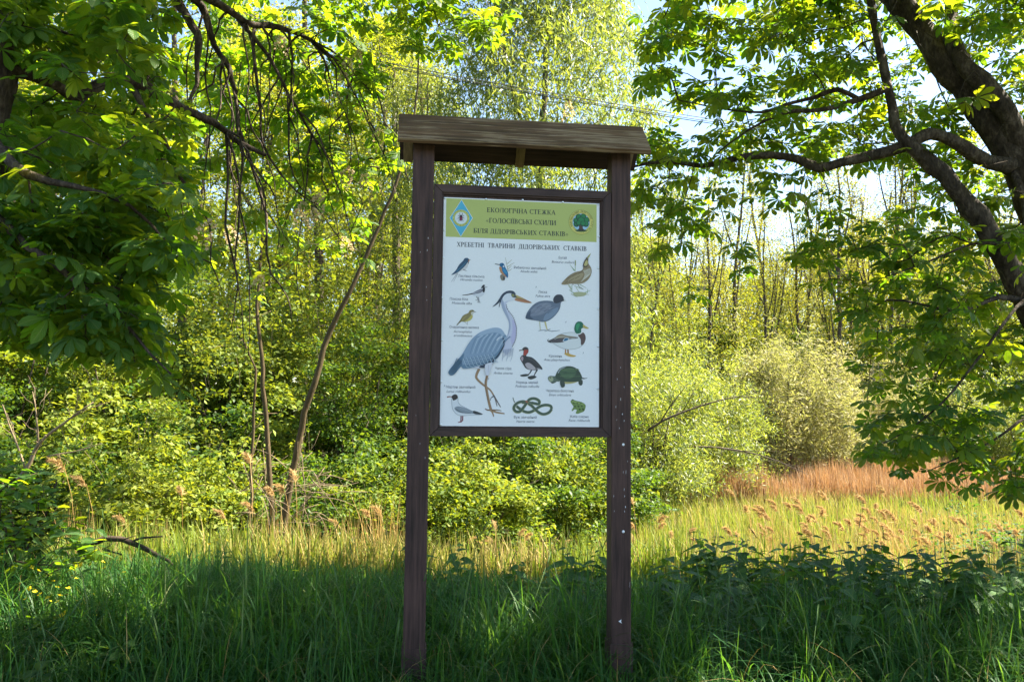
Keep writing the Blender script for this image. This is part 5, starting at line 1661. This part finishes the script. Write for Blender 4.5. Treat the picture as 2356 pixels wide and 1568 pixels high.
# --- the tall willow behind the board
wl = tree_proto(77, 15.5, 3.1, 0.14, 640, 130, (0.25, 0.25, 0.32), NARROW, 0.18, 'willow_leaf', 'bark_wood', tr=0.18, lean=0.9, droop=-1.1, upn=0.5, bare=60)
plant(wl, 'willow', 'tall willow with hanging narrow leaves rising behind the roof of the board', 'tree', at_px(1225, 20.5), 0.6, 1.0)
wl2 = tree_proto(78, 12.5, 2.0, 0.2, 240, 120, (0.34, 0.34, 0.34), NARROW, 0.15, 'willow_leaf', 'bark_pale', tr=0.15, droop=-1.1, upn=0.5, bare=50)
plant(wl2, 'willow', 'slimmer willow between the tall willow and the wood', 'tree', at_px(985, 22.5), 1.6, 1.0)

# --- leaning stems by the shrubs
def leaning(rows, name, label, seed, crown=None, high=None):
    q = np.random.default_rng(seed)
    l = limb([(a, b, c, d * 0.56) for a, b, c, d in rows], 0.2)
    e = thing(name, label, 'tree', (0, 0, 0))
    tb = Tubes()
    tb.add(l[:, :3] + q.normal(0, 0.008, (len(l), 3)), l[:, 3], 9)
    obj('trunk', tb.mesh('trunk', M['bark_stem']), e)
    if crown:
        n, z0, rad = crown
        base = l[int(len(l) * z0):]
        c = base[q.integers(0, len(base), n), :3] + q.normal(0, rad, (n, 3))
        if high is not None:
            hx, hy, _ = project(high)
            c = np.concatenate([c, high[hy < -90]])
        ch, _ = grow([l], c, q, arch=0.05, wig=0.1, step=0.3, bias=-0.1)
        tb = Tubes()
        twig_tubes(tb, ch, 0.003, 0.32, 0.02)
        obj('branches', tb.mesh('branches', M['bark_pale']), e, kind='stuff')
        v, t, lv = leaf_cloud(c, q, 60, (0.26, 0.26, 0.14), OVAL_S, 0.09)
        obj('crown', new_mesh('crown', v, t, M['bush_leaf'], lv=lv), e, kind='stuff')
    return e


leaning([(650, 1290, 10.8, 0.10), (656, 1190, 10.8, 0.085), (672, 1090, 10.8, 0.08), (695, 985, 10.8, 0.075), (722, 880, 10.8, 0.072), (758, 765, 10.9, 0.068), (800, 680, 10.9, 0.058), (842, 590, 11.0, 0.05), (900, 450, 11.1, 0.042), (940, 330, 11.2, 0.034), (960, 200, 11.3, 0.024), (965, 80, 11.4, 0.022), (985, -150, 11.7, 0.018), (1020, -330, 12.2, 0.012)],
        'leaning_tree', 'slender brown tree leaning towards the board from the reeds', 1, (34, 0.72, 0.6),
        np.random.default_rng(15).uniform((-2.6, 10.8, 8.6), (3.0, 15.2, 12.0), (130, 3)))  # unseen crown above the view, added to dapple the left shrubs with shade
leaning([(632, 1280, 10.4, 0.07), (626, 1180, 10.4, 0.062), (620, 1080, 10.4, 0.058), (612, 960, 10.4, 0.054), (604, 850, 10.4, 0.048), (595, 760, 10.4, 0.042), (592, 690, 10.45, 0.036), (604, 560, 10.5, 0.026), (600, 420, 10.6, 0.014)],
        'leaning_tree', 'upright brown sapling stem beside the leaning tree', 2, (18, 0.8, 0.5))
leaning([(575, 1250, 11.6, 0.045), (577, 1100, 11.6, 0.04), (583, 950, 11.6, 0.036), (588, 850, 11.6, 0.03), (560, 780, 11.7, 0.02), (520, 700, 11.8, 0.012)],
        'leaning_tree', 'thin forked stem with peeling bark behind the sapling', 3, (12, 0.6, 0.4))


def dead_branch(rows_list, label, mat, seed, side=5, spread=0.35, cat='branch', name='dead_branch'):
    q = np.random.default_rng(seed)
    tb = Tubes()
    for rows in rows_list:
        l = limb(rows, 0.1)
        tb.add(l[:, :3] + q.normal(0, 0.003, (len(l), 3)), l[:, 3], 7)
        for _ in range(side):
            k = q.integers(len(l) // 4, len(l) - 1)
            s = l[k, :3]
            dd = l[min(k + 1, len(l) - 1), :3] - l[max(k - 1, 0), :3]
            dd = dd / (np.linalg.norm(dd) + 1e-9) + q.normal(0, 0.6, 3)
            ln = q.uniform(0.4, 1.0) * spread
            tb.add([s, s + dd * ln * 0.5 + q.normal(0, 0.02, 3), s + dd * ln + q.normal(0, 0.04, 3)], [l[k, 3] * 0.45, l[k, 3] * 0.3, 0.0015], 4)
    me = tb.mesh(name, M[mat])
    return obj(name, me, None, label, cat)


dead_branch([[(205, 1252, 6.6, 0.022), (225, 1243, 6.6, 0.026), (262, 1237, 6.6, 0.024), (300, 1246, 6.6, 0.022), (340, 1264, 6.6, 0.02), (372, 1280, 6.6, 0.015), (400, 1300, 6.6, 0.008)],
             [(302, 1247, 6.6, 0.010), (325, 1236, 6.6, 0.009), (372, 1232, 6.6, 0.006)], [(235, 1262, 6.6, 0.010), (280, 1275, 6.6, 0.006)]], 'broken dark bough lying over the dry reeds by the celandine', 'twig', 4, 2, 0.12)
dead_branch([[(20, 1130, 8.6, 0.03), (60, 1080, 8.6, 0.022), (90, 1020, 8.6, 0.018), (150, 970, 8.6, 0.012), (215, 925, 8.6, 0.006)], [(60, 1080, 8.6, 0.012), (30, 1000, 8.6, 0.009), (5, 930, 8.6, 0.005)],
             [(88, 1022, 8.6, 0.012), (84, 960, 8.6, 0.008), (75, 900, 8.6, 0.004)], [(110, 1050, 8.6, 0.010), (170, 1038, 8.6, 0.007), (235, 1020, 8.6, 0.003)]], 'bare pale dead sapling among the shaded shrubs', 'dead_wood', 5, 6, 0.3)
dead_branch([[(1490, 990, 20.4, 0.034), (1530, 965, 20.3, 0.030), (1580, 945, 20.3, 0.026), (1640, 925, 20.3, 0.020), (1700, 912, 20.3, 0.012), (1745, 915, 20.3, 0.006)], [(1520, 970, 20.3, 0.02), (1545, 930, 20.3, 0.015), (1580, 885, 20.3, 0.006)]],
            'bare dark bough reaching out of the willow shrubs', 'bark_wood', 6, 9, 0.7)
dead_branch([[(1570, 1026, 21.2, 0.03), (1660, 1030, 21.2, 0.024), (1760, 1050, 21.2, 0.016), (1860, 1090, 21.2, 0.006)]], 'low dead bough lying along the willow shrubs above the reeds', 'bark_wood', 7, 9, 0.7)
q = np.random.default_rng(8)
rows = []
for k in range(60):
    x_, y_ = q.uniform(520, 740), q.uniform(1060, 1230)
    a = q.normal(0.3, 0.9)
    L_ = q.uniform(40, 130)
    dp = q.uniform(10.0, 11.5)
    rows.append([(x_, y_, dp, 0.006), (x_ + L_ * 0.5 * math.cos(a), y_ - L_ * 0.5 * math.sin(a) - 8, dp, 0.005), (x_ + L_ * math.cos(a), y_ - L_ * math.sin(a), dp + 0.1, 0.003)])
dead_branch(rows, 'tangle of brown dead brushwood round the leaning stems', 'dead_wood', 9, 1, 0.3, 'brushwood', 'brushwood')['kind'] = 'stuff'

# --- across the meadow
for k, (px, dp, s, lab) in enumerate(((1500, 22.5, 1.0, 'sprawling green willow shrub beside the flecked post'), (1590, 25.0, 1.05, None), (1660, 27.5, 0.9, None), (1545, 27.0, 1.2, None), (1420, 23.5, 1.0, None), (1600, 32.0, 1.3, None), (2230, 33.0, 1.0, None), (2360, 32.0, 1.0, None), (2120, 34.0, 1.0, None), (2290, 36.0, 1.2, None), (2440, 33.0, 1.1, None))):
    plant(WSH[k % 2], 'willow_shrub', lab or 'spreading willow shrub at the far side of the meadow', 'shrub', at_px(px, dp), r.uniform(0, 6.28), s, 'willow shrubs across the meadow' if not lab else None)
for px, dp, s, lab in ((1805, 29.5, 1.3, 'tall pale silvery shrub with pointed top across the meadow'), (1930, 31.5, 0.95, 'low cream-coloured shrub in fresh catkins above the red reeds'), (2045, 32.5, 0.9, 'rounded cream shrub next to the low cream-coloured one')):
    plant(PALE[0 if s > 1 else 1], 'pale_shrub', lab, 'shrub', at_px(px, dp), r.uniform(0, 6.28), s)
for k in range(16):
    px = 1440 + k * 62 + r.uniform(-20, 20)
    plant(TALLSH[k % 3], 'tall_shrub', 'green undergrowth shrub at the feet of the alders', 'shrub', at_px(px, r.uniform(37, 46)), r.uniform(0, 6.28), r.uniform(1.2, 1.7), 'undergrowth below the alders')
for k in range(64):
    px = 1430 + k * 15.5 + r.uniform(-14, 14)
    plant(ALD[k % 4], 'alder', 'slender dark-stemmed alder with bare twigs and few yellow-green leaves', 'tree', at_px(px, r.uniform(38, 64)), r.uniform(0, 6.28), r.uniform(0.72, 1.15), 'alders across the meadow')
for k in range(11):
    plant(FAR[k % 2], 'far_tree', 'broad rounded tree far behind the alders', 'tree', at_px(1400 + k * 105 + r.uniform(-30, 30), r.uniform(66, 82)), r.uniform(0, 6.28), r.uniform(1.25, 1.6), 'trees far behind the alders')
dk = shrub_proto(33, 1.3, 1.2, 1.3, 110, 70, (0.16, 0.16, 0.12), OVAL_S, 0.07, 'nettle_leaf')
plant(dk, 'low_shrub', 'low dark green shrub at the edge of the reeds under the chestnut boughs', 'shrub', at_px(2330, 12.5), 0, 1.0)

# --- overhead cables
for dy, dx in ((0, 0), (9, 10), (2, 240)):
    a, b = P(560 - dx * 0.1, 78 + dy, 14.0), P(1960, 318 + dy * 1.2 + (4 if dx > 100 else 0), 17.0)
    t = np.linspace(-0.6, 1.6, 60)[:, None]
    l = a + (b - a) * t
    l[:, 2] -= 0.22 * (1 - (2 * t[:, 0] - 1) ** 2) * 0.6
    tb = Tubes()
    tb.add(l, 0.0075, 6)
    obj('overhead_cable', tb.mesh('overhead_cable', M['cable']), None, 'thin black overhead cable running past the willow crown', 'cable', 'overhead cables')
# ------------------------------------------------------------------ grasses, reeds, herbs
def blades(base, h, lean, az, w, seg, rnd, curl=0.5):
    """arching grass blades as one array"""
    n = len(base)
    t = np.linspace(0, 1, seg + 1)
    D = np.c_[np.cos(az), np.sin(az), np.zeros(n)]
    Sd = np.c_[-np.sin(az), np.cos(az), np.zeros(n)]
    out = lean[:, None] * (t[None] ** 2.0)
    up = t[None] - curl * lean[:, None] * t[None] ** 3
    C = base[:, None, :] + h[:, None, None] * (D[:, None, :] * out[:, :, None] + np.array([0, 0, 1.0]) * up[:, :, None])
    ww = (w[:, None] * np.minimum(1, 0.55 + 1.6 * t[None]) * (1 - t[None] ** 2.2))[:, :, None] * 0.5
    Lf = C - Sd[:, None, :] * ww
    Rt = C + Sd[:, None, :] * ww
    V = np.concatenate([Lf[:, :-1], Rt[:, :-1], C[:, -1:]], 1)          # seg + seg + 1
    k = 2 * seg + 1
    T = []
    for i in range(seg - 1):
        T += [(i, seg + i, seg + i + 1), (i, seg + i + 1, i + 1)]
    T.append((seg - 1, 2 * seg - 1, 2 * seg))
    T = np.array(T)
    TT = (T[None] + (np.arange(n) * k)[:, None, None]).reshape(-1, 3)
    lv = np.zeros((n, k, 3), np.float32)
    lv[:, :, 2] = rnd[:, None]
    return V.reshape(-1, 3), TT, lv.reshape(-1, 3)


r = np.random.default_rng(404)


def field(n, y0, y1, px0, px1, power=1.0):
    y = y0 + (y1 - y0) * r.uniform(0, 1, n) ** power
    px = r.uniform(px0, px1, n)
    x = (px - 1178) / FPX * y
    return np.c_[x, y, ground_z(x, y)]


# shaded grass in front of and round the board
parts = []
b = field(46000, 2.6, 7.5, -260, 2620, 0.8)
cl = np.sin(b[:, 0] * 2.3 + 1.2 * np.sin(b[:, 1] * 1.7)) * np.sin(b[:, 1] * 2.9 + b[:, 0])
tuft = r.integers(0, len(b), len(b))
pull = r.uniform(0, 1, len(b)) < 0.55                                   # gather blades into tussocks
seeds = b[r.integers(0, len(b), 900)]
pick = r.integers(0, 900, len(b))
b = np.where(pull[:, None], seeds[pick] + r.normal(0, 0.055, b.shape), b)
b[:, 2] = ground_z(b[:, 0], b[:, 1]) - 0.02
edge = np.clip((b[:, 1] - 5.0) / 2.0, 0, 1)
h = r.uniform(0.22, 0.56, len(b)) * (1 + 0.38 * cl) + 0.06 * edge
h = np.where((b[:, 0] > 1.2) & (b[:, 1] > 5.0), h * 0.8, h)
h *= np.clip(1.0 - 0.55 * (b[:, 1] - 5.2) / 1.5, 0.45, 1.0)
h *= np.clip(0.42 + 0.58 * (b[:, 1] - 4.0) / 0.9, 0.42, 1.0)
taz = r.uniform(0, 6.28, 900)
az = np.where(pull, taz[pick] + r.normal(0, 1.0, len(b)), r.uniform(0, 6.28, len(b)))
v = blades(b, h * 1.4, np.abs(r.normal(0.62, 0.34, len(b))), az, r.uniform(0.005, 0.0135, len(b)), 6, r.uniform(0, 0.999, len(b)), 0.55)
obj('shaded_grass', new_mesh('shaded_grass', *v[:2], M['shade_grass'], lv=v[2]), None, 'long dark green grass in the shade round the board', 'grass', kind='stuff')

# coarse arching tussocks
tc = field(150, 3.3, 7.0, -150, 2500)
b = np.repeat(tc, 26, 0) + r.normal(0, 0.045, (150 * 26, 3))
b[:, 2] = ground_z(b[:, 0], b[:, 1]) - 0.02
ta = np.repeat(r.uniform(0, 6.28, 150), 26)
th_ = np.repeat(r.uniform(0.42, 0.72, 150) * np.clip(0.5 + 0.5 * (tc[:, 1] - 3.9) / 0.8, 0.45, 1.0) * np.clip(1.15 - 0.25 * (tc[:, 1] - 5.0), 0.7, 1.1), 26)
v = blades(b, th_ * r.uniform(0.6, 1.15, len(b)), np.abs(r.normal(0.95, 0.35, len(b))), ta + r.normal(0, 1.3, len(b)), r.uniform(0.007, 0.016, len(b)), 7, np.clip(np.repeat(r.uniform(0, 0.9, 150), 26) + r.normal(0, 0.1, len(b)), 0, 0.94), 0.62)
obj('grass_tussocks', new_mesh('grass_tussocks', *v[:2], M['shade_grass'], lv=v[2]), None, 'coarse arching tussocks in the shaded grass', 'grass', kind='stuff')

# seed stalks standing out of the grass
tb = Tubes()
b = field(90, 3.4, 6.5, 0, 2356)
for q in b:
    L_ = r.uniform(0.55, 0.8)
    d = r.normal(0, 0.12, 2)
    tb.add([q, q + np.array([d[0] * 0.4, d[1] * 0.4, L_ * 0.6]), q + np.array([d[0], d[1], L_ * 0.9])], [0.0016, 0.0014, 0.001], 4)
    tb.add([q + np.array([d[0], d[1], L_ * 0.88]), q + np.array([d[0] * 1.1, d[1] * 1.1, L_ * 0.95]), q + np.array([d[0] * 1.25, d[1] * 1.25, L_ * 1.03])], [0.002, 0.0042, 0.001], 5)
obj('seed_stalks', tb.mesh('seed_stalks', M['stem_green']), None, 'thin green seed stalks standing out of the shaded grass', 'grass', kind='stuff')

# sunlit meadow: fresh grass with old straw in it
mp = []
b = field(60000, 7.7, 30.0, 900, 2560, 1.35)
b = np.concatenate([b, field(17000, 7.4, 12.5, 150, 1000)])
px, py, _ = project(b)
dry = np.clip(0.30 + 0.30 * np.sin(b[:, 0] * 0.8 + 2 + np.sin(b[:, 1] * 0.7)) * np.sin(b[:, 1] * 0.9 + 0.6 * np.sin(b[:, 0] * 1.3)) + np.where((b[:, 1] < 11.0) & (b[:, 0] > 0.5), 0.36, np.where((b[:, 1] < 14) & (b[:, 0] > 2.5), 0.2, -0.12)) + r.normal(0, 0.2, len(b)), 0, 0.999)
h = r.uniform(0.35, 0.8, len(b)) * np.where(b[:, 1] > 16, 1.1, 1.0)
v = blades(b, h, np.abs(r.normal(0.25, 0.2, len(b))), r.uniform(0, 6.28, len(b)), r.uniform(0.010, 0.020, len(b)), 3, dry)
obj('meadow_grass', new_mesh('meadow_grass', *v[:2], M['meadow_grass'], lv=v[2]), None, 'sunlit yellow-green meadow grass mixed with straw beyond the shade', 'grass', kind='stuff')

# dry reeds: stalks and leaves in a mass, the tall plumed ones singly
def reed_mass(name, n, y0, y1, p0, p1, h0, h1, mat, label, w=(0.007, 0.014), power=1.0):
    b = field(n, y0, y1, p0, p1, power)
    hh = r.uniform(h0, h1, n) * (0.78 + 0.2 * np.sin(b[:, 0] * 1.9 + 2 * np.sin(b[:, 1] * 1.3)) + 0.12 * np.sin(b[:, 0] * 5.3 + b[:, 1]))
    v = blades(b, hh, np.abs(r.normal(0.14, 0.12, n)), r.uniform(0, 6.28, n), r.uniform(*w, n), 3, r.uniform(0, 0.999, n), 0.3)
    obj(name, new_mesh(name, *v[:2], M[mat], lv=v[2]), None, label, 'reeds', kind='stuff')


reed_mass('reeds', 13000, 9.0, 14.5, 1620, 2480, 0.5, 1.15, 'dry_reed', 'golden dry reed stalks behind the nettles')
reed_mass('reeds', 3500, 8.2, 12.0, 1300, 1700, 0.35, 0.8, 'dry_reed', 'short golden straw stalks either side of the flecked post')
reed_mass('reeds', 3000, 8.0, 10.6, 170, 960, 0.5, 1.2, 'dry_reed', 'straw-coloured reed stalks in front of the maple shrubs', (0.006, 0.011))
reed_mass('reeds', 2600, 16.5, 21.0, 1720, 2500, 0.4, 0.9, 'dry_reed', 'thin tan straw standing in the middle of the meadow')
reed_mass('reeds', 30000, 24.0, 30.5, 1560, 2560, 0.8, 1.5, 'red_reed', 'reddish brown reed belt at the far side of the meadow', (0.016, 0.03))


THIN = blade_tmpl([(0.45, 0.05)], 0.2, 0.35)


def reed_proto(seed, H):
    q = np.random.default_rng(seed)
    tb = Tubes()
    ln = q.uniform(0.12, 0.22)
    tb.add([(0, 0, -0.05), (ln * 0.2, 0, H * 0.45), (ln * 0.55, 0, H * 0.8), (ln, 0, H)], [0.0045, 0.004, 0.003, 0.002], 5)
    stalk = tb.mesh('stalk', M['dry_reed'])
    n = 190
    t = q.uniform(0, 1, n)
    ax = np.c_[ln + 0.15 * t ** 1.6, np.zeros(n), H - 0.04 + 0.26 * t - 0.13 * t ** 2]
    d = np.c_[0.5 + 0.5 * t, q.normal(0, 0.35, n), 0.5 - 0.9 * t + q.normal(0, 0.35, n)]
    v, tt, l = scatter(THIN, ax, d, rand_dir(q, n, 0.3), q.uniform(0.05, 0.12, n) * (1.1 - 0.6 * t), q.uniform(0, 0.99, n))
    return [('stalk', stalk), ('plume', new_mesh('plume', v, tt, M['plume'], lv=l))]


RE = [reed_proto(k, h) for k, h in enumerate((1.35, 1.5, 1.65, 1.25))]
for k in range(130):
    px, dp = r.uniform(1690, 2400), r.uniform(10.5, 14.5)
    if k % 4 == 0:
        px = r.normal(2030, 70)
    plant(RE[k % 4], 'reed', 'dry reed with golden feathery plume behind the nettles', 'reed', at_px(px, dp), r.uniform(1.8, 4.4), r.uniform(0.5, 1.05), 'plumed reeds behind the nettles')
for k in range(26):
    plant(RE[k % 4], 'reed', 'straw reed with small plume standing in the meadow grass under the poster', 'reed', at_px(r.uniform(1010, 1680), r.uniform(9.2, 12.0)), r.uniform(0, 6.28), r.uniform(0.55, 0.8), 'plumed reeds in the meadow grass')
for k, (px, dp, s) in enumerate(((205, 8.8, 1.15), (250, 9.2, 0.98), (600, 8.8, 0.95), (618, 8.9, 0.88), (700, 8.7, 1.0), (692, 9.0, 0.9), (660, 9.1, 0.82), (905, 9.3, 0.95), (560, 9.2, 0.8), (880, 9.0, 0.75), (440, 9.2, 0.8), (330, 9.0, 0.78), (820, 9.1, 0.75))):
    plant(RE[k % 4], 'reed', 'tall dry reed with brown plume in front of the maple shrubs', 'reed', at_px(px, dp), r.uniform(2.0, 4.2), s, 'plumed reeds by the shrubs')

# ------------------------------------------------------------------ nettles
net_leaf = new_mesh('leaf', NETTLE[0], NETTLE[1], M['nettle_leaf'], lv=np.c_[NETTLE[2], np.zeros(len(NETTLE[0]))])


def nettle(loc, H, seed, label, group):
    q = np.random.default_rng(seed)
    e = thing('nettle', label, 'nettle', loc, q.uniform(0, 6.28), q.uniform(0.78, 1.12), group)
    e.rotation_euler = (q.normal(0, 0.14), q.normal(0, 0.14), q.uniform(0, 6.28))
    tb = Tubes()
    ln = q.normal(0, 0.06, 2)
    tb.add([(0, 0, -0.05), (ln[0] * 0.5, ln[1] * 0.5, H * 0.55), (ln[0], ln[1], H)], [0.004, 0.0032, 0.0015], 5)
    obj('stem', tb.mesh('stem', M['stem_green']), e)
    nn = q.integers(6, 8)
    for i in range(nn):
        f = 0.42 + 0.58 * i / (nn - 1)
        a0 = i * math.pi / 2 + q.normal(0, 0.15)
        for s in (0, 1):
            a = a0 + s * math.pi
            ls = 1.5 * (0.115 - 0.05 * abs(f - 0.65) - 0.055 * max(0, f - 0.85) / 0.15) * q.uniform(0.85, 1.15)
            d = np.array([[math.cos(a), math.sin(a), -0.12 + 0.5 * max(0, f - 0.8) + q.normal(0, 0.12)]])
            R = frames(d, np.array([[q.normal(0, 0.15), q.normal(0, 0.15), 1.0]]))[0]
            m4 = np.eye(4)
            m4[:3, :3] = R * ls
            m4[:3, 3] = (ln[0] * f + 0.012 * math.cos(a), ln[1] * f + 0.012 * math.sin(a), H * f)
            o = obj('leaf', net_leaf, e)
            o.matrix_basis = Matrix(m4.tolist())


nk = 0
for px, dp, H in [(1490 + i * 10.6 + r.uniform(-9, 9), r.uniform(5.1, 7.2), r.uniform(0.46, 0.60)) for i in range(86)]:
    nettle(at_px(px, dp, 0), H * (1.0 if px > 1560 else 0.9), 500 + nk, 'stinging nettle in the shaded bank before the golden reeds', 'nettles on the shaded bank')
    nk += 1
for px, dp, H in [(r.uniform(985, 1400), r.uniform(5.6, 7.0), r.uniform(0.40, 0.52)) for i in range(24)]:
    nettle(at_px(px, dp, 0), H, 500 + nk, 'stinging nettle growing between the two posts', 'nettles between the posts')
    nk += 1
for px, dp, H in ((1935, 4.7, 0.52), (1790, 4.9, 0.46), (2080, 4.9, 0.5)):
    nettle(at_px(px, dp, 0), H, 500 + nk, 'stinging nettle standing forward in the long grass', 'nettles in the long grass')
    nk += 1

# ------------------------------------------------------------------ leafy bush and celandine at the shade's edge
q = np.random.default_rng(61)
bush = thing('leafy_bush', 'dark shaded bush with large oval leaves beside the celandine', 'shrub', (0, 0, 0))
c = []
for _ in range(900):
    x_, y_ = q.uniform(-120, 235), q.uniform(1040, 1330)
    if y_ > 1060 + max(0, (x_ - 60)) * 0.95 - (40 if x_ < 80 else 0) and x_ < 225:
        c.append(P(x_, y_, q.uniform(5.3, 6.6)))
    if len(c) >= 120:
        break
c = np.array(c)
bl = [spline([(-4.3 + k * 0.14, 5.9, -0.1, 0.012), (-4.25 + k * 0.2, 5.9, 0.3, 0.009), (-4.3 + k * 0.26, 5.8, 0.6, 0.005)], 0.15) for k in range(4)]
ch, ends = grow(bl, c, q, arch=0.12, wig=0.1, step=0.15, bias=-0.1)
tb = Tubes()
for l in bl:
    tb.add(l[:, :3], l[:, 3], 6)
twig_tubes(tb, ch, 0.002, 0.32, 0.01)
obj('stem', tb.mesh('stem', M['twig']), bush)
pos, d, nrm = leaf_sites(ends, q, 6, 0.25)
oval_m = [new_mesh('leaf', OVAL[0], OVAL[1], M['chestnut_leaf'], lv=np.c_[OVAL[2], np.zeros(len(OVAL[0]))])]
place_leaves(bush, pos, d, nrm, q.uniform(0.08, 0.13, len(pos)), q, 300, [OVAL], [OVAL_S], oval_m)

pet = new_mesh('petals', *merge([scatter(PETAL, np.zeros((4, 3)), np.array([[math.cos(a), math.sin(a), 0.25] for a in (0, 1.57, 3.14, 4.71)]), np.tile([0, 0, 1.0], (4, 1)), np.full(4, 0.015), np.linspace(0, .9, 4))])[:2], M['yellow_petal'],
               lv=np.zeros((4 * len(PETAL[0]), 3)))
cel_leaf = oval_m[0]
for k, (px, dp, h, lab) in enumerate(((160, 5.4, 0.42, 'yellow-flowered celandine at the foot of the leafy bush'), (215, 5.6, 0.45, None), (255, 5.7, 0.40, None), (125, 5.2, 0.36, None), (510, 6.4, 0.42, None), (1335, 6.6, 0.45, None), (190, 5.1, 0.34, None))):
    e = thing('celandine', lab or 'celandine with small yellow flowers in the grass edge', 'flower', at_px(px, dp, 0), q.uniform(0, 6), 1.0, None if lab else 'celandine plants')
    tb = Tubes()
    for j in range(6):
        a = q.uniform(0, 6.28)
        o_ = q.uniform(0.05, 0.16)
        tip = np.array([o_ * math.cos(a), o_ * math.sin(a), h * q.uniform(0.85, 1.2)])
        tb.add([(0, 0, -0.03), tip * np.array([0.4, 0.4, 0.6]), tip], [0.0025, 0.002, 0.0012], 4)
        f = obj('flower', pet, e)
        f.location = tip
        f.rotation_euler = (q.normal(-0.5, 0.4) if k else q.normal(0.4, 0.3), q.normal(0, 0.4), q.uniform(0, 6))
        f.scale = [1.15] * 3
    obj('stem', tb.mesh('stem', M['stem_green']), e)
    for j in range(12):
        a = q.uniform(0, 6.28)
        dd = np.array([[math.cos(a), math.sin(a), q.normal(0.1, 0.3)]])
        m4 = np.eye(4)
        m4[:3, :3] = frames(dd, np.array([[0, 0, 1.0]]))[0] * q.uniform(0.07, 0.12)
        m4[:3, 3] = (0.05 * math.cos(a), 0.05 * math.sin(a), h * q.uniform(0.3, 0.85))
        o = obj('leaf', cel_leaf, e)
        o.matrix_basis = Matrix(m4.tolist())

# ------------------------------------------------------------------ broad-leaved weeds, dead stalks in the shaded grass
q = np.random.default_rng(71)
for k in range(60):
    px, dp = q.uniform(-40, 2400), q.uniform(3.5, 6.6)
    if abs(px - 950) < 45 or abs(px - 1430) < 45:
        px += 110
    e = thing('weed', 'small broad-leaved weed growing in the shaded grass', 'weed', at_px(px, dp, 0), q.uniform(0, 6), 1.0, 'weeds in the shaded grass')
    tb = Tubes()
    H = q.uniform(0.16, 0.34)
    tb.add([(0, 0, -0.03), (0.01, 0.01, H * 0.6), (0.02, 0.0, H)], [0.003, 0.0025, 0.0015], 4)
    obj('stem', tb.mesh('stem', M['stem_green']), e)
    for j in range(q.integers(6, 11)):
        a = j * 2.4 + q.normal(0, 0.2)
        dd = np.array([[math.cos(a), math.sin(a), q.normal(0.15, 0.25)]])
        m4 = np.eye(4)
        m4[:3, :3] = frames(dd, np.array([[q.normal(0, 0.2), q.normal(0, 0.2), 1.0]]))[0] * q.uniform(0.06, 0.11)
        m4[:3, 3] = (0.012 * math.cos(a), 0.012 * math.sin(a), H * (0.45 + 0.55 * j / 10))
        obj('leaf', cel_leaf, e).matrix_basis = Matrix(m4.tolist())
b = field(420, 3.2, 7.2, -100, 2450)
v = blades(b, q.uniform(0.3, 0.6, len(b)), np.abs(q.normal(0.8, 0.5, len(b))), q.uniform(0, 6.28, len(b)), q.uniform(0.003, 0.006, len(b)), 5, q.uniform(0, 0.999, len(b)), 0.5)
obj('dead_grass', new_mesh('dead_grass', *v[:2], M['dry_reed'], lv=v[2]), None, 'scattered straw-coloured dead grass blades among the green', 'grass', kind='stuff')
